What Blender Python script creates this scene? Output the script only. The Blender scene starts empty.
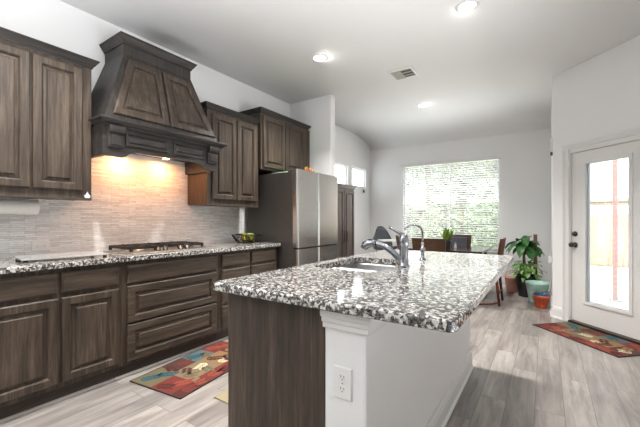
import bpy, bmesh, math, random
from mathutils import Vector, Matrix, Euler
random.seed(7)
S = bpy.context.scene
COL = S.collection
PI = math.pi
def srgb(r, g, b):
    f = lambda c: (c/255/12.92) if c/255 <= .04045 else ((c/255+.055)/1.055)**2.4
    return (f(r), f(g), f(b), 1)

# ------------------------------------------------------------------ camera
CAM = Vector((3.22, 0.0, 1.19))
cam = bpy.data.cameras.new('camera'); camo = bpy.data.objects.new('camera', cam); COL.objects.link(camo)
camo.location = CAM; camo.rotation_euler = (PI/2, 0, math.radians(34))
cam.sensor_width = 36; cam.lens = 335/640*36; cam.shift_y = 6/640; cam.clip_start = .05; cam.clip_end = 200
S.camera = camo
# ------------------------------------------------------------------ light
S.view_settings.view_transform = 'Standard'; S.view_settings.look = 'None'
S.view_settings.gamma = 1; S.view_settings.use_curve_mapping = False
S.view_settings.exposure = 0.68
try: S.cycles.use_denoising = True; S.cycles.max_bounces = 10; S.cycles.transparent_max_bounces = 24; S.cycles.sample_clamp_indirect = 6
except Exception: pass
w = bpy.data.worlds.new('sky'); S.world = w; w.use_nodes = True
bg = w.node_tree.nodes['Background']; bg.inputs[0].default_value = (.86, .93, 1, 1); bg.inputs[1].default_value = 3
def area(name, loc, rot, sx, sy, power, col=(1, 1, 1)):
    l = bpy.data.lights.new(name, 'AREA'); l.shape = 'RECTANGLE'; l.size = sx; l.size_y = sy; l.energy = power; l.color = col
    o = bpy.data.objects.new(name, l); o.location = loc; o.rotation_euler = rot; COL.objects.link(o); return o
sun = bpy.data.lights.new('sun', 'SUN'); sun.energy = 7.5; sun.angle = .01; sun.color = (1, .95, .88)
suno = bpy.data.objects.new('sun', sun); COL.objects.link(suno)
suno.rotation_euler = Vector((.06, .62, -.78)).to_track_quat('-Z', 'Y').to_euler()
# added fill lamps, out of view behind and beside the camera
a_ = area('living_room_fill', (4.80, .4, 1.2), (0, PI/2+.62, 0), 2.0, 5.0, 36, (.93, .965, 1)); a_.data.spread = math.radians(70)  # added lamp standing in for living room daylight; no window is built
a_ = area('ceiling_fill', (1.5, -1.5, .95), (0, -PI/2-1.57, 0), 1.4, 1.6, 116, (.93, .965, 1)); a_.data.spread = math.radians(160)  # added mid-room lamp facing up to brighten the ceiling; no real fixture
# added lamp inside the blinds, standing in for daylight thrown up to the ceiling
nd = area('nook_ceiling_fill', (1.64, 6.56, 1.35), (-PI/2-.80, 0, 0), 1.75, 1.0, 6, (.95, .98, 1)); nd.data.spread = math.radians(100)

# ------------------------------------------------------------------ node helpers
def mat(name):
    m = bpy.data.materials.new(name); m.use_nodes = True
    nt = m.node_tree; return m, nt, nt.nodes['Principled BSDF']
def N(nt, t, **k):
    n = nt.nodes.new(t)
    for a, v in k.items():
        if a.startswith('i_'): n.inputs[a[2:].replace('_', ' ')].default_value = v
        else: setattr(n, a, v)
    return n
def ramp(nt, fac, stops, interp='LINEAR'):
    r = nt.nodes.new('ShaderNodeValToRGB'); r.color_ramp.interpolation = interp
    e = r.color_ramp.elements
    while len(e) < len(stops): e.new(.5)
    for i, (p, c) in enumerate(stops): e[i].position = p; e[i].color = c
    nt.links.new(fac, r.inputs[0]); return r.outputs[0]
def mixc(nt, fac, a, b, mode='MIX'):
    n = nt.nodes.new('ShaderNodeMix'); n.data_type = 'RGBA'; n.blend_type = mode
    for s, v in ((0, fac), (6, a), (7, b)):
        if hasattr(v, 'is_output'): nt.links.new(v, n.inputs[s])
        else: n.inputs[s].default_value = v
    return n.outputs[2]
def coords(nt, scale, rnd=True, rot=(0, 0, 0)):
    tc = nt.nodes.new('ShaderNodeTexCoord'); mp = nt.nodes.new('ShaderNodeMapping')
    mp.inputs['Scale'].default_value = scale; mp.inputs['Rotation'].default_value = rot
    nt.links.new(tc.outputs['Object'], mp.inputs[0])
    if rnd:
        oi = nt.nodes.new('ShaderNodeObjectInfo'); m = nt.nodes.new('ShaderNodeMath'); m.operation = 'MULTIPLY'; m.inputs[1].default_value = 37
        nt.links.new(oi.outputs['Random'], m.inputs[0]); nt.links.new(m.outputs[0], mp.inputs['Location'])
    return mp.outputs[0]
def noise(nt, vec, scale, detail=4, rough=.55, dist=0):
    n = N(nt, 'ShaderNodeTexNoise'); n.inputs['Scale'].default_value = scale; n.inputs['Detail'].default_value = detail
    n.inputs['Roughness'].default_value = rough; n.inputs['Distortion'].default_value = dist
    if vec is not None: nt.links.new(vec, n.inputs['Vector'])
    return n.outputs['Fac']
def bump(nt, b, h, strength, dist=.005):
    n = nt.nodes.new('ShaderNodeBump'); n.inputs['Strength'].default_value = strength; n.inputs['Distance'].default_value = dist
    nt.links.new(h, n.inputs['Height']); nt.links.new(n.outputs[0], b.inputs['Normal'])
def plain(name, c, rough=.5, metal=0, var=.06, scale=30, bmp=0, spec=.5, emit=0, coat=0):
    m, nt, b = mat(name)
    b.inputs['Roughness'].default_value = rough; b.inputs['Metallic'].default_value = metal
    b.inputs['Specular IOR Level'].default_value = spec; b.inputs['Coat Weight'].default_value = coat
    v = coords(nt, (1, 1, 1)); f = noise(nt, v, scale)
    lo = tuple(max(0, x*(1-var)) for x in c[:3])+(1,); hi = tuple(min(1, x*(1+var)) for x in c[:3])+(1,)
    nt.links.new(ramp(nt, f, [(.3, lo), (.7, hi)]), b.inputs['Base Color'])
    if bmp: bump(nt, b, f, bmp)
    if emit:
        b.inputs['Emission Color'].default_value = c; b.inputs['Emission Strength'].default_value = emit
    return m
def wood(name, dark, mid, light, sc, rough=.52, grain=.42):
    m, nt, b = mat(name); b.inputs['Roughness'].default_value = rough
    v = coords(nt, sc); f = noise(nt, v, 1.0, 5, .6, .6)
    v2 = coords(nt, tuple(s*4 for s in sc)); g = noise(nt, v2, 1.0, 3, .7)
    c = ramp(nt, f, [(.25, dark), (.5, mid), (.75, light)])
    gc = ramp(nt, g, [(.35, (1-grain,)*3+(1,)), (.6, (1, 1, 1, 1))])
    nt.links.new(mixc(nt, 1.0, c, gc, 'MULTIPLY'), b.inputs['Base Color'])
    bump(nt, b, g, .12, .002); return m

WD = (srgb(46, 37, 29), srgb(74, 61, 50), srgb(108, 94, 80))
M = {}
M['wood_z'] = wood('stained_oak_upright', *WD, (26, 26, 1.6))
M['wood_y'] = wood('stained_oak_level', *WD, (26, 1.6, 26))
M['wood_x'] = wood('stained_oak_crosswise', *WD, (1.6, 26, 26))
HD = (srgb(34, 30, 28), srgb(50, 45, 42), srgb(76, 69, 64))
M['hood_z'] = wood('hood_oak_upright', *HD, (20, 20, 1.8))
M['hood_y'] = wood('hood_oak_level', *HD, (20, 1.8, 20))
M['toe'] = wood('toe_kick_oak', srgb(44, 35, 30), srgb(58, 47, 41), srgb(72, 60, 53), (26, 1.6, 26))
M['wall'] = plain('wall_paint', srgb(240, 239, 238), .75, var=.015, scale=140, bmp=.06)
M['ceil'] = plain('ceiling_paint', srgb(239, 238, 236), .85, var=.02, scale=120, bmp=.1)
M['trim'] = plain('white_trim_paint', srgb(232, 231, 229), .4, var=.01)
M['doorpaint'] = plain('door_paint', srgb(230, 229, 226), .4, var=.01)
M['white'] = plain('white_plastic', srgb(236, 235, 232), .35, var=.01)
M['slat'] = plain('blind_slat_white', srgb(232, 232, 229), .4, var=.01)
M['blackmetal'] = plain('cast_iron', srgb(36, 34, 33), .5, .3, var=.2, scale=80, bmp=.1)
M['chrome'] = plain('chrome', srgb(160, 162, 168), .14, 1, var=.03)
M['brushed'] = plain('brushed_nickel', srgb(176, 170, 164), .3, 1, var=.05)
M['bronze'] = plain('oil_rubbed_bronze', srgb(86, 76, 68), .35, .9, var=.1)
M['dark'] = plain('dark_gap', srgb(30, 27, 25), .7, var=.1)
M['fridge_side'] = plain('fridge_side_grey', srgb(84, 79, 76), .45, .2, var=.05, scale=12)
M['pantry'] = wood('pantry_oak', srgb(56, 48, 45), srgb(78, 69, 65), srgb(104, 94, 90), (20, 20, 1.6), .35)
def stainless(name, c, sc, rough):
    m, nt, b = mat(name); b.inputs['Metallic'].default_value = 1
    v = coords(nt, sc); f = noise(nt, v, 1.0, 3)
    nt.links.new(ramp(nt, f, [(.3, tuple(x*.9 for x in c[:3])+(1,)), (.7, c)]), b.inputs['Base Color'])
    r = N(nt, 'ShaderNodeMapRange'); nt.links.new(f, r.inputs[0]); r.inputs[3].default_value = rough*.8; r.inputs[4].default_value = rough*1.25
    nt.links.new(r.outputs[0], b.inputs['Roughness']); bump(nt, b, f, .02, .001); return m
M['steel'] = stainless('fridge_stainless', srgb(214, 211, 206), (3, 3, 220), .24)
M['sink'] = stainless('sink_stainless', srgb(178, 178, 178), (120, 4, 120), .32)
M['cooktop'] = stainless('cooktop_stainless', srgb(226, 225, 222), (90, 3, 3), .3)
def granite():
    m, nt, b = mat('speckled_granite'); b.inputs['Roughness'].default_value = .06; b.inputs['Specular IOR Level'].default_value = .62
    v = coords(nt, (1, 1, 1), False)
    nz = N(nt, 'ShaderNodeTexNoise'); nz.inputs['Scale'].default_value = 55; nz.inputs['Detail'].default_value = 3; nt.links.new(v, nz.inputs['Vector'])
    sub = N(nt, 'ShaderNodeVectorMath', operation='SCALE'); nt.links.new(nz.outputs['Color'], sub.inputs[0]); sub.inputs['Scale'].default_value = .016
    add = N(nt, 'ShaderNodeVectorMath', operation='ADD'); nt.links.new(v, add.inputs[0]); nt.links.new(sub.outputs[0], add.inputs[1])
    vo = N(nt, 'ShaderNodeTexVoronoi'); vo.inputs['Scale'].default_value = 100; nt.links.new(add.outputs[0], vo.inputs['Vector'])
    sep = N(nt, 'ShaderNodeSeparateColor'); nt.links.new(vo.outputs['Color'], sep.inputs[0])
    c = ramp(nt, sep.outputs[0], [(0, srgb(16, 15, 15)), (.41, srgb(52, 50, 49)), (.53, srgb(140, 136, 132)), (.61, srgb(218, 215, 211)), (.88, srgb(176, 171, 165))], 'CONSTANT')
    vo2 = N(nt, 'ShaderNodeTexVoronoi'); vo2.inputs['Scale'].default_value = 260; nt.links.new(add.outputs[0], vo2.inputs['Vector'])
    sep2 = N(nt, 'ShaderNodeSeparateColor'); nt.links.new(vo2.outputs['Color'], sep2.inputs[0])
    c2 = ramp(nt, sep2.outputs[1], [(0, srgb(30, 29, 29)), (.28, srgb(226, 223, 218)), (.6, srgb(160, 155, 150))], 'CONSTANT')
    nt.links.new(mixc(nt, .22, c, c2), b.inputs['Base Color']); return m
M['granite'] = granite()
def floor_mat():
    m, nt, b = mat('wood_look_plank_tile'); b.inputs['Roughness'].default_value = .3; b.inputs['Specular IOR Level'].default_value = .45
    tc = nt.nodes.new('ShaderNodeTexCoord'); mp = nt.nodes.new('ShaderNodeMapping'); mp.inputs['Rotation'].default_value = (0, 0, -PI/2)
    mp.inputs['Location'].default_value = (.35, .06, 0)
    nt.links.new(tc.outputs['Object'], mp.inputs[0])
    br = N(nt, 'ShaderNodeTexBrick'); br.offset = .37; br.inputs['Scale'].default_value = 1
    br.inputs['Brick Width'].default_value = .95; br.inputs['Row Height'].default_value = .155; br.inputs['Mortar Size'].default_value = .0022
    br.inputs['Mortar Smooth'].default_value = .2; br.inputs['Color1'].default_value = (0, 0, 0, 1); br.inputs['Color2'].default_value = (1, 1, 1, 1); br.inputs['Mortar'].default_value = (.5, .5, .5, 1)
    nt.links.new(mp.outputs[0], br.inputs['Vector'])
    # shift grain by plank
    sc = N(nt, 'ShaderNodeVectorMath', operation='MULTIPLY'); nt.links.new(br.outputs['Color'], sc.inputs[0]); sc.inputs[1].default_value = (9, 5, 3)
    ad = N(nt, 'ShaderNodeVectorMath', operation='ADD'); nt.links.new(tc.outputs['Object'], ad.inputs[0]); nt.links.new(sc.outputs[0], ad.inputs[1])
    m2 = nt.nodes.new('ShaderNodeMapping'); m2.inputs['Scale'].default_value = (17, 1.7, 1); nt.links.new(ad.outputs[0], m2.inputs[0])
    f = noise(nt, m2.outputs[0], 1, 6, .65, .8)
    m3 = nt.nodes.new('ShaderNodeMapping'); m3.inputs['Scale'].default_value = (4.5, 1.1, 1); nt.links.new(ad.outputs[0], m3.inputs[0])
    f3 = noise(nt, m3.outputs[0], 1, 3, .5, .4)
    g = ramp(nt, f, [(.24, srgb(114, 110, 108)), (.43, srgb(152, 147, 144)), (.62, srgb(176, 171, 167))])
    g3 = ramp(nt, f3, [(.33, srgb(196, 193, 193)), (.55, srgb(250, 248, 246))])
    c = mixc(nt, .8, g, g3, 'MULTIPLY')
    tone = ramp(nt, br.outputs['Color'], [(0, srgb(234, 231, 229)), (1, srgb(255, 253, 250))])
    c = mixc(nt, 1, c, tone, 'MULTIPLY')
    c = mixc(nt, br.outputs['Fac'], c, srgb(112, 106, 101))
    nt.links.new(c, b.inputs['Base Color']); bump(nt, b, br.outputs['Fac'], -.25, .002); return m
M['floor'] = floor_mat()
def splash_mat():
    m, nt, b = mat('linear_stone_mosaic'); b.inputs['Roughness'].default_value = .62
    tc = nt.nodes.new('ShaderNodeTexCoord'); sp = N(nt, 'ShaderNodeSeparateXYZ'); cb = N(nt, 'ShaderNodeCombineXYZ')
    nt.links.new(tc.outputs['Object'], sp.inputs[0]); nt.links.new(sp.outputs[1], cb.inputs[0]); nt.links.new(sp.outputs[2], cb.inputs[1])
    br = N(nt, 'ShaderNodeTexBrick'); br.offset = .43; br.inputs['Scale'].default_value = 1; br.inputs['Brick Width'].default_value = .15; br.inputs['Row Height'].default_value = .0155
    br.inputs['Mortar Size'].default_value = .0008; br.inputs['Mortar Smooth'].default_value = .4
    br.inputs['Color1'].default_value = (0, 0, 0, 1); br.inputs['Color2'].default_value = (1, 1, 1, 1); br.inputs['Mortar'].default_value = (.5, .5, .5, 1)
    nt.links.new(cb.outputs[0], br.inputs['Vector'])
    sc = N(nt, 'ShaderNodeVectorMath', operation='MULTIPLY'); nt.links.new(br.outputs['Color'], sc.inputs[0]); sc.inputs[1].default_value = (7, 5, 3)
    ad = N(nt, 'ShaderNodeVectorMath', operation='ADD'); nt.links.new(cb.outputs[0], ad.inputs[0]); nt.links.new(sc.outputs[0], ad.inputs[1])
    mp = nt.nodes.new('ShaderNodeMapping'); mp.inputs['Scale'].default_value = (16, 110, 1); nt.links.new(ad.outputs[0], mp.inputs[0])
    f = noise(nt, mp.outputs[0], 1, 7, .75, .6)
    g = ramp(nt, f, [(.31, srgb(150, 145, 140)), (.41, srgb(236, 235, 233)), (.58, srgb(255, 255, 255))])
    tone = ramp(nt, br.outputs['Color'], [(0, srgb(228, 226, 223)), (1, srgb(255, 255, 255))])
    c = mixc(nt, 1, g, tone, 'MULTIPLY'); c = mixc(nt, br.outputs['Fac'], c, srgb(170, 164, 158))
    nt.links.new(c, b.inputs['Base Color']); bump(nt, b, br.outputs['Color'], .25, .004); return m
M['splash'] = splash_mat()
def glass_mat(name, rough=0.02, k=.07):
    m = bpy.data.materials.new(name); m.use_nodes = True; nt = m.node_tree; nt.nodes.clear()
    o = N(nt, 'ShaderNodeOutputMaterial'); t = N(nt, 'ShaderNodeBsdfTransparent'); g = N(nt, 'ShaderNodeBsdfGlossy'); g.inputs['Roughness'].default_value = rough
    t.inputs[0].default_value = (.96, .98, .97, 1)
    mx = N(nt, 'ShaderNodeMixShader'); fr = N(nt, 'ShaderNodeFresnel'); fr.inputs[0].default_value = 1.35
    nt.links.new(fr.outputs[0], mx.inputs[0]); nt.links.new(t.outputs[0], mx.inputs[1]); nt.links.new(g.outputs[0], mx.inputs[2]); nt.links.new(mx.outputs[0], o.inputs[0]); return m
M['glass'] = glass_mat('window_glass')
M['lamp'] = plain('lamp_lens', (1, .98, .94, 1), .4, emit=40)
M['warm_lamp'] = plain('warm_lamp_lens', (1, .72, .42, 1), .4, emit=6)
M['chairwood'] = wood('chair_walnut', srgb(50, 31, 20), srgb(74, 47, 30), srgb(100, 66, 42), (3, 30, 30), .35)
M['redwood'] = wood('chair_mahogany', srgb(70, 26, 18), srgb(104, 42, 28), srgb(130, 58, 40), (20, 20, 3), .35)
M['tablewood'] = wood('table_espresso', srgb(34, 26, 23), srgb(48, 38, 33), srgb(64, 52, 46), (3, 30, 30), .12)
M['pad'] = plain('grey_leatherette', srgb(62, 63, 70), .45, var=.12, scale=25, bmp=.1)
M['shell'] = plain('grey_plastic_shell', srgb(74, 78, 82), .4, var=.05)
M['leaf'] = plain('green_leaf', srgb(52, 104, 46), .38, var=.4, scale=14)
M['leaf_pale'] = plain('variegated_leaf', srgb(104, 150, 62), .38, var=.45, scale=30)
M['leaf_snake'] = plain('snake_plant_leaf', srgb(118, 150, 58), .4, var=.5, scale=28)
M['stem'] = plain('plant_stem', srgb(122, 104, 74), .7, var=.2, bmp=.2)
M['coir'] = plain('coir_pole', srgb(120, 92, 76), .9, var=.3, scale=90, bmp=.4)
M['soil'] = plain('potting_soil', srgb(54, 40, 32), .95, var=.4, scale=90, bmp=.5)
M['pot_black'] = plain('black_pot', srgb(34, 33, 34), .4, var=.1)
M['pot_pink'] = plain('pink_pot', srgb(222, 160, 142), .6, var=.08)
M['pot_teal'] = plain('pale_teal_pot', srgb(176, 214, 202), .3, var=.1, scale=14, coat=.3)
M['pot_terra'] = plain('terracotta_orange', srgb(190, 82, 44), .5, var=.12)
M['pot_blue'] = plain('blue_tray', srgb(44, 84, 140), .4, var=.1)
M['paper'] = plain('paper_towel', srgb(238, 236, 232), .9, var=.02, scale=200, bmp=.15)
M['cardboard'] = plain('cardboard_tube', srgb(160, 128, 96), .9)
M['lime'] = plain('green_lime', srgb(122, 138, 36), .4, var=.2, scale=50, bmp=.08)
M['lemon'] = plain('yellow_lemon', srgb(168, 158, 46), .4, var=.15, scale=50, bmp=.08)
M['wire'] = plain('black_wire', srgb(40, 39, 38), .4, .6)
M['green'] = plain('green_plastic', srgb(76, 190, 96), .35, var=.1)
M['gold'] = plain('gilt_brass', srgb(206, 160, 72), .3, .8, var=.2)
M['red'] = plain('red_enamel', srgb(170, 50, 36), .4)
M['mirrorglass'] = glass_mat('board_glass', .05)
m_, nt_, b_ = mat('cutting_board_glass'); b_.inputs['Base Color'].default_value = srgb(196, 196, 194); b_.inputs['Roughness'].default_value = .08; b_.inputs['Specular IOR Level'].default_value = .8
nt_.links.new(ramp(nt_, noise(nt_, coords(nt_, (1, 1, 1)), 60), [(.3, srgb(150, 150, 149)), (.7, srgb(176, 176, 175))]), b_.inputs['Base Color']); M['board'] = m_

# ------------------------------------------------------------------ mesh helpers
class MB:
    def __init__(s): s.bm = bmesh.new(); s.mi = 0
    def faces(s, vs, fs, smooth=False):
        v = [s.bm.verts.new(p) for p in vs]; out = []
        for f in fs:
            try: q = s.bm.faces.new([v[i] for i in f]); q.smooth = smooth; q.material_index = s.mi; out.append(q)
            except ValueError: pass
        return v, out
    def box(s, x0, x1, y0, y1, z0, z1, bev=0, mtx=None):
        x0, x1 = sorted((x0, x1)); y0, y1 = sorted((y0, y1)); z0, z1 = sorted((z0, z1))
        vs = [Vector((x, y, z)) for z in (z0, z1) for y in (y0, y1) for x in (x0, x1)]
        if mtx: vs = [mtx @ v for v in vs]
        v, f = s.faces(vs, [(0, 2, 3, 1), (4, 5, 7, 6), (0, 1, 5, 4), (2, 6, 7, 3), (0, 4, 6, 2), (1, 3, 7, 5)])
        if bev:
            ed = list({e for q in f for e in q.edges})
            r = bmesh.ops.bevel(s.bm, geom=ed, offset=bev, segments=2, affect='EDGES', profile=.6)
            for q in r['faces']: q.material_index = s.mi
        return s
    def prism(s, poly, axis, a, b, bev=0, mtx=None):
        """poly: 2D points in the two other axes (order x,y,z minus axis); extruded from a to b along axis"""
        def P(u, v, t): return Vector({'x': (t, u, v), 'y': (u, t, v), 'z': (u, v, t)}[axis])
        n = len(poly); vs = [P(u, v, a) for u, v in poly]+[P(u, v, b) for u, v in poly]
        if mtx: vs = [mtx @ v for v in vs]
        fs = [tuple(range(n)), tuple(range(2*n-1, n-1, -1))]+[(i, (i+1) % n, n+(i+1) % n, n+i) for i in range(n)]
        v, f = s.faces(vs, fs)
        if bev:
            ed = list({e for q in f for e in q.edges}); bmesh.ops.bevel(s.bm, geom=ed, offset=bev, segments=2, affect='EDGES')
        return s
    def lathe(s, prof, c=(0, 0, 0), seg=28, axis='z', smooth=True, close=True):
        """prof: (radius, height)"""
        vs = []; n = len(prof)
        for r, h in prof:
            for k in range(seg):
                a = 2*PI*k/seg; u, v = r*math.cos(a), r*math.sin(a)
                vs.append(Vector(c)+Vector({'z': (u, v, h), 'y': (u, h, v), 'x': (h, u, v)}[axis]))
        fs = [(i*seg+k, i*seg+(k+1) % seg, (i+1)*seg+(k+1) % seg, (i+1)*seg+k) for i in range(n-1) for k in range(seg)]
        if close: fs += [tuple(range(seg)), tuple(range((n-1)*seg, n*seg))]
        s.faces(vs, fs, smooth); return s
    def tube(s, pts, r, seg=10, smooth=True):
        pts = [Vector(p) for p in pts]; n = len(pts); rs = r if isinstance(r, (list, tuple)) else [r]*n
        vs = []; ref = None
        for i, p in enumerate(pts):
            d = (pts[min(i+1, n-1)]-pts[max(i-1, 0)]).normalized()
            if ref is None: ref = d.orthogonal().normalized()
            ref = (ref-d*ref.dot(d)).normalized(); q = d.cross(ref)
            for k in range(seg):
                a = 2*PI*k/seg; vs.append(p+(ref*math.cos(a)+q*math.sin(a))*rs[i])
        fs = [(i*seg+k, i*seg+(k+1) % seg, (i+1)*seg+(k+1) % seg, (i+1)*seg+k) for i in range(n-1) for k in range(seg)]
        fs += [tuple(range(seg)), tuple(range((n-1)*seg, n*seg))]
        s.faces(vs, fs, smooth); return s
    def ball(s, c, r, sc=(1, 1, 1), u=16, v=10):
        c = Vector(c); pr = [(max(1e-4, math.sin(PI*i/v)), -math.cos(PI*i/v)) for i in range(v+1)]
        vs = [c+Vector((a*math.cos(2*PI*k/u)*r*sc[0], a*math.sin(2*PI*k/u)*r*sc[1], h*r*sc[2])) for a, h in pr for k in range(u)]
        fs = [(i*u+k, i*u+(k+1) % u, (i+1)*u+(k+1) % u, (i+1)*u+k) for i in range(v) for k in range(u)]
        s.faces(vs, fs, True); return s
    def strip(s, A, B, smooth=True):
        vs = list(A)+list(B); n = len(A)
        s.faces(vs, [(i, i+1, n+i+1, n+i) for i in range(n-1)], smooth); return s
    def rings(s, O, U, V, W, loops, cap=True, back=False):
        """nested loops: list of (polygon2D, depth); O+u*U+v*V+d*W"""
        O, U, V, W = map(Vector, (O, U, V, W)); prev = None
        for i, (poly, d) in enumerate(loops):
            ring = [s.bm.verts.new(O+U*u+V*v+W*d) for u, v in poly]; n = len(ring)
            if prev:
                for k in range(n):
                    f = s.bm.faces.new((prev[k], prev[(k+1) % n], ring[(k+1) % n], ring[k])); f.material_index = s.mi
            elif back: s.bm.faces.new(ring)
            prev = ring
        if cap: f = s.bm.faces.new(prev); f.material_index = s.mi
        return s
def inset(poly, d):
    n = len(poly); P = [Vector(p) for p in poly]; out = []
    a = sum(P[i].x*P[(i+1) % n].y-P[(i+1) % n].x*P[i].y for i in range(n)); sg = 1 if a > 0 else -1
    for i in range(n):
        e1 = (P[i]-P[i-1]).normalized(); e2 = (P[(i+1) % n]-P[i]).normalized()
        n1 = Vector((-e1.y, e1.x))*sg; n2 = Vector((-e2.y, e2.x))*sg
        k = 1+n1.dot(n2); o = (n1+n2)*(d/max(k, .1)); out.append((P[i].x+o.x, P[i].y+o.y))
    return out
def finish(mb, name, mats, inv=None, weld=False):
    if weld: bmesh.ops.remove_doubles(mb.bm, verts=mb.bm.verts, dist=1e-5)
    bmesh.ops.recalc_face_normals(mb.bm, faces=mb.bm.faces)
    if inv is not None: bmesh.ops.transform(mb.bm, matrix=inv, verts=mb.bm.verts)
    me = bpy.data.meshes.new(name); mb.bm.to_mesh(me); mb.bm.free()
    for m in (mats if isinstance(mats, (list, tuple)) else [mats]): me.materials.append(m)
    o = bpy.data.objects.new(name, me); COL.objects.link(o); return o
def root(name, label, cat, loc, rz=0, group=None):
    o = bpy.data.objects.new(name, None); COL.objects.link(o); o.empty_display_size = .05
    o.location = loc; o.rotation_euler = (0, 0, rz); o['label'] = label; o['category'] = cat
    if group: o['group'] = group
    return o
def part(name, mb, m, parent, label=None, world=True, weld=False):
    """world: mesh verts are in world space -> into the root's space"""
    r = parent
    while r.parent: r = r.parent
    inv = (Matrix.Translation(r.location) @ r.rotation_euler.to_matrix().to_4x4()).inverted() if world else None
    o = finish(mb, name, m, inv, weld); o.parent = parent
    if label: o['label'] = label
    return o
def single(name, mb, m, label, cat, loc, group=None):
    o = finish(mb, name, m, Matrix.Translation(-Vector(loc))); o.location = loc; o['label'] = label; o['category'] = cat
    if group: o['group'] = group
    return o
def struct(name, mb, m, parent=None, weld=True):
    o = finish(mb, name, m, None, weld)
    if parent: o.parent = parent
    o['kind'] = 'structure'; return o
def dup(o, loc, rz=None, label=None):
    c = o.copy(); COL.objects.link(c); c.location = loc
    if rz is not None: c.rotation_euler = (0, 0, rz)
    if label: c['label'] = label
    for ch in list(o.children):
        d = ch.copy(); COL.objects.link(d); d.parent = c
        for g in list(ch.children):
            e = g.copy(); COL.objects.link(e); e.parent = d
    return c
X, Y, Z = Vector((1, 0, 0)), Vector((0, 1, 0)), Vector((0, 0, 1))
rect = lambda u0, u1, v0, v1: [(u0, v0), (u1, v0), (u1, v1), (u0, v1)]
def panel_door(name, parent, poly, O, U, V, W, t, mf, mp, frame=.058, flat=False, label=None, sub=True):
    """raised-panel door (frame with moulded inner edge + raised_panel child); flat = slab drawer front with an eased edge"""
    if flat:
        mb = MB().rings(O, U, V, W, [(poly, 0), (poly, t-.007), (inset(poly, .004), t-.004), (inset(poly, .011), t)], True, True)
        return part(name, mb, mf, parent, label)
    mb = MB().rings(O, U, V, W, [(poly, 0), (poly, t-.006), (inset(poly, .006), t), (inset(poly, frame-.012), t), (inset(poly, frame-.004), t-.006),
                                 (inset(poly, frame), t-.017)], True, True)
    d = part(name, mb, mf, parent, label)
    p = MB().rings(O, U, V, W, [(inset(poly, frame+.001), t-.018), (inset(poly, frame+.019), t-.014), (inset(poly, frame+.0225), t-.004), (inset(poly, frame+.028), t)], True, True)
    part('raised_panel', p, mp, d)
    return d
def wall_grid(u0, u1, v0, v1, holes, P, name, m, thick):
    """a wall in the (u,v) plane with rectangular holes; P(u,v,d) -> point; d from 0 (room face) to thick"""
    us = sorted({u0, u1}|{h[i] for h in holes for i in (0, 1)}); vs = sorted({v0, v1}|{h[i] for h in holes for i in (2, 3)})
    mb = MB()
    inh = lambda i, j: i < 0 or j < 0 or i >= len(us)-1 or j >= len(vs)-1 or any(h[0]-1e-6 <= us[i] and us[i+1] <= h[1]+1e-6 and h[2]-1e-6 <= vs[j] and vs[j+1] <= h[3]+1e-6 for h in holes)
    for i in range(len(us)-1):
        for j in range(len(vs)-1):
            if inh(i, j): continue
            a, b, c, d = us[i], us[i+1], vs[j], vs[j+1]
            for t in (0, thick): mb.faces([P(a, c, t), P(b, c, t), P(b, d, t), P(a, d, t)], [(0, 1, 2, 3)])
            if inh(i-1, j): mb.faces([P(a, c, 0), P(a, d, 0), P(a, d, thick), P(a, c, thick)], [(0, 1, 2, 3)])
            if inh(i+1, j): mb.faces([P(b, c, 0), P(b, d, 0), P(b, d, thick), P(b, c, thick)], [(0, 1, 2, 3)])
            if inh(i, j-1): mb.faces([P(a, c, 0), P(b, c, 0), P(b, c, thick), P(a, c, thick)], [(0, 1, 2, 3)])
            if inh(i, j+1): mb.faces([P(a, d, 0), P(b, d, 0), P(b, d, thick), P(a, d, thick)], [(0, 1, 2, 3)])
    return struct(name, mb, m)

# ------------------------------------------------------------------ the room
HC, YB, XR, YR = 2.94, 6.76, 3.29, 5.0
DT = Vector((.70711, -.70711, 0)); DN = Vector((.70711, .70711, 0)); DO = Vector((XR, YR, 0))
DL = 2.2; E1 = DO+DT*DL                       # end of the angled wall
XE = E1.x                                     # living room side wall
struct('floor', MB().prism([(-.15, -7.15), (XE+.15, -7.15), (XE+.15, E1.y+.02), (XR+.10, YR+.10), (XR+.15, YB+.15), (-.15, YB+.15)], 'z', -.12, 0), M['floor'])
# ceiling: flat, with a cove that rolls down to the back wall
prof = [(-7.15, HC)]+[(5.75+.99*math.sin(a), HC-.235*(1-math.cos(a))) for a in [PI/2*i/12 for i in range(13)]]+[(YB+.15, HC-.235)]
prof = prof+[(YB+.15, 3.2), (-7.15, 3.2)]
mb = MB(); mb.prism(prof, 'x', -.15, XE+.15)
ce = struct('ceiling', mb, M['ceil'])
for p in ce.data.polygons:
    if abs(p.normal.x) < .1 and p.normal.z < -.1: p.use_smooth = True
wall_grid(-7.0, YB+.15, 0, 3.0, [(5.19, 5.755, 1.86, 2.245), (5.93, 6.53, 1.875, 2.255)], lambda u, v, d: (-d, u, v), 'wall_left', M['wall'], .12)
wall_grid(-.12, XR+.12, 0, 3.0, [(.75, 2.53, .62, 2.31)], lambda u, v, d: (u, YB+d, v), 'wall_back', M['wall'], .12)
wall_grid(YR, YB, 0, 3.0, [], lambda u, v, d: (XR+d, u, v), 'wall_right', M['wall'], .10)
wall_grid(.0, DL, 0, 3.0, [(.205, 1.037, -1, 1.985)], lambda u, v, d: DO+DT*u+DN*d+Z*v, 'wall_angled', M['wall'], .12)
wall_grid(-7.0, E1.y, 0, 3.0, [], lambda u, v, d: (XE+d, u, v), 'wall_side', M['wall'], .12)
wall_grid(-.12, XE+.12, 0, 3.0, [], lambda u, v, d: (u, -7.0-d, v), 'wall_front', M['wall'], .12)
struct('wall_alcove', MB().box(0, .725, 3.965, 4.085, 0, 2.99, .004), M['wall'])
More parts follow.
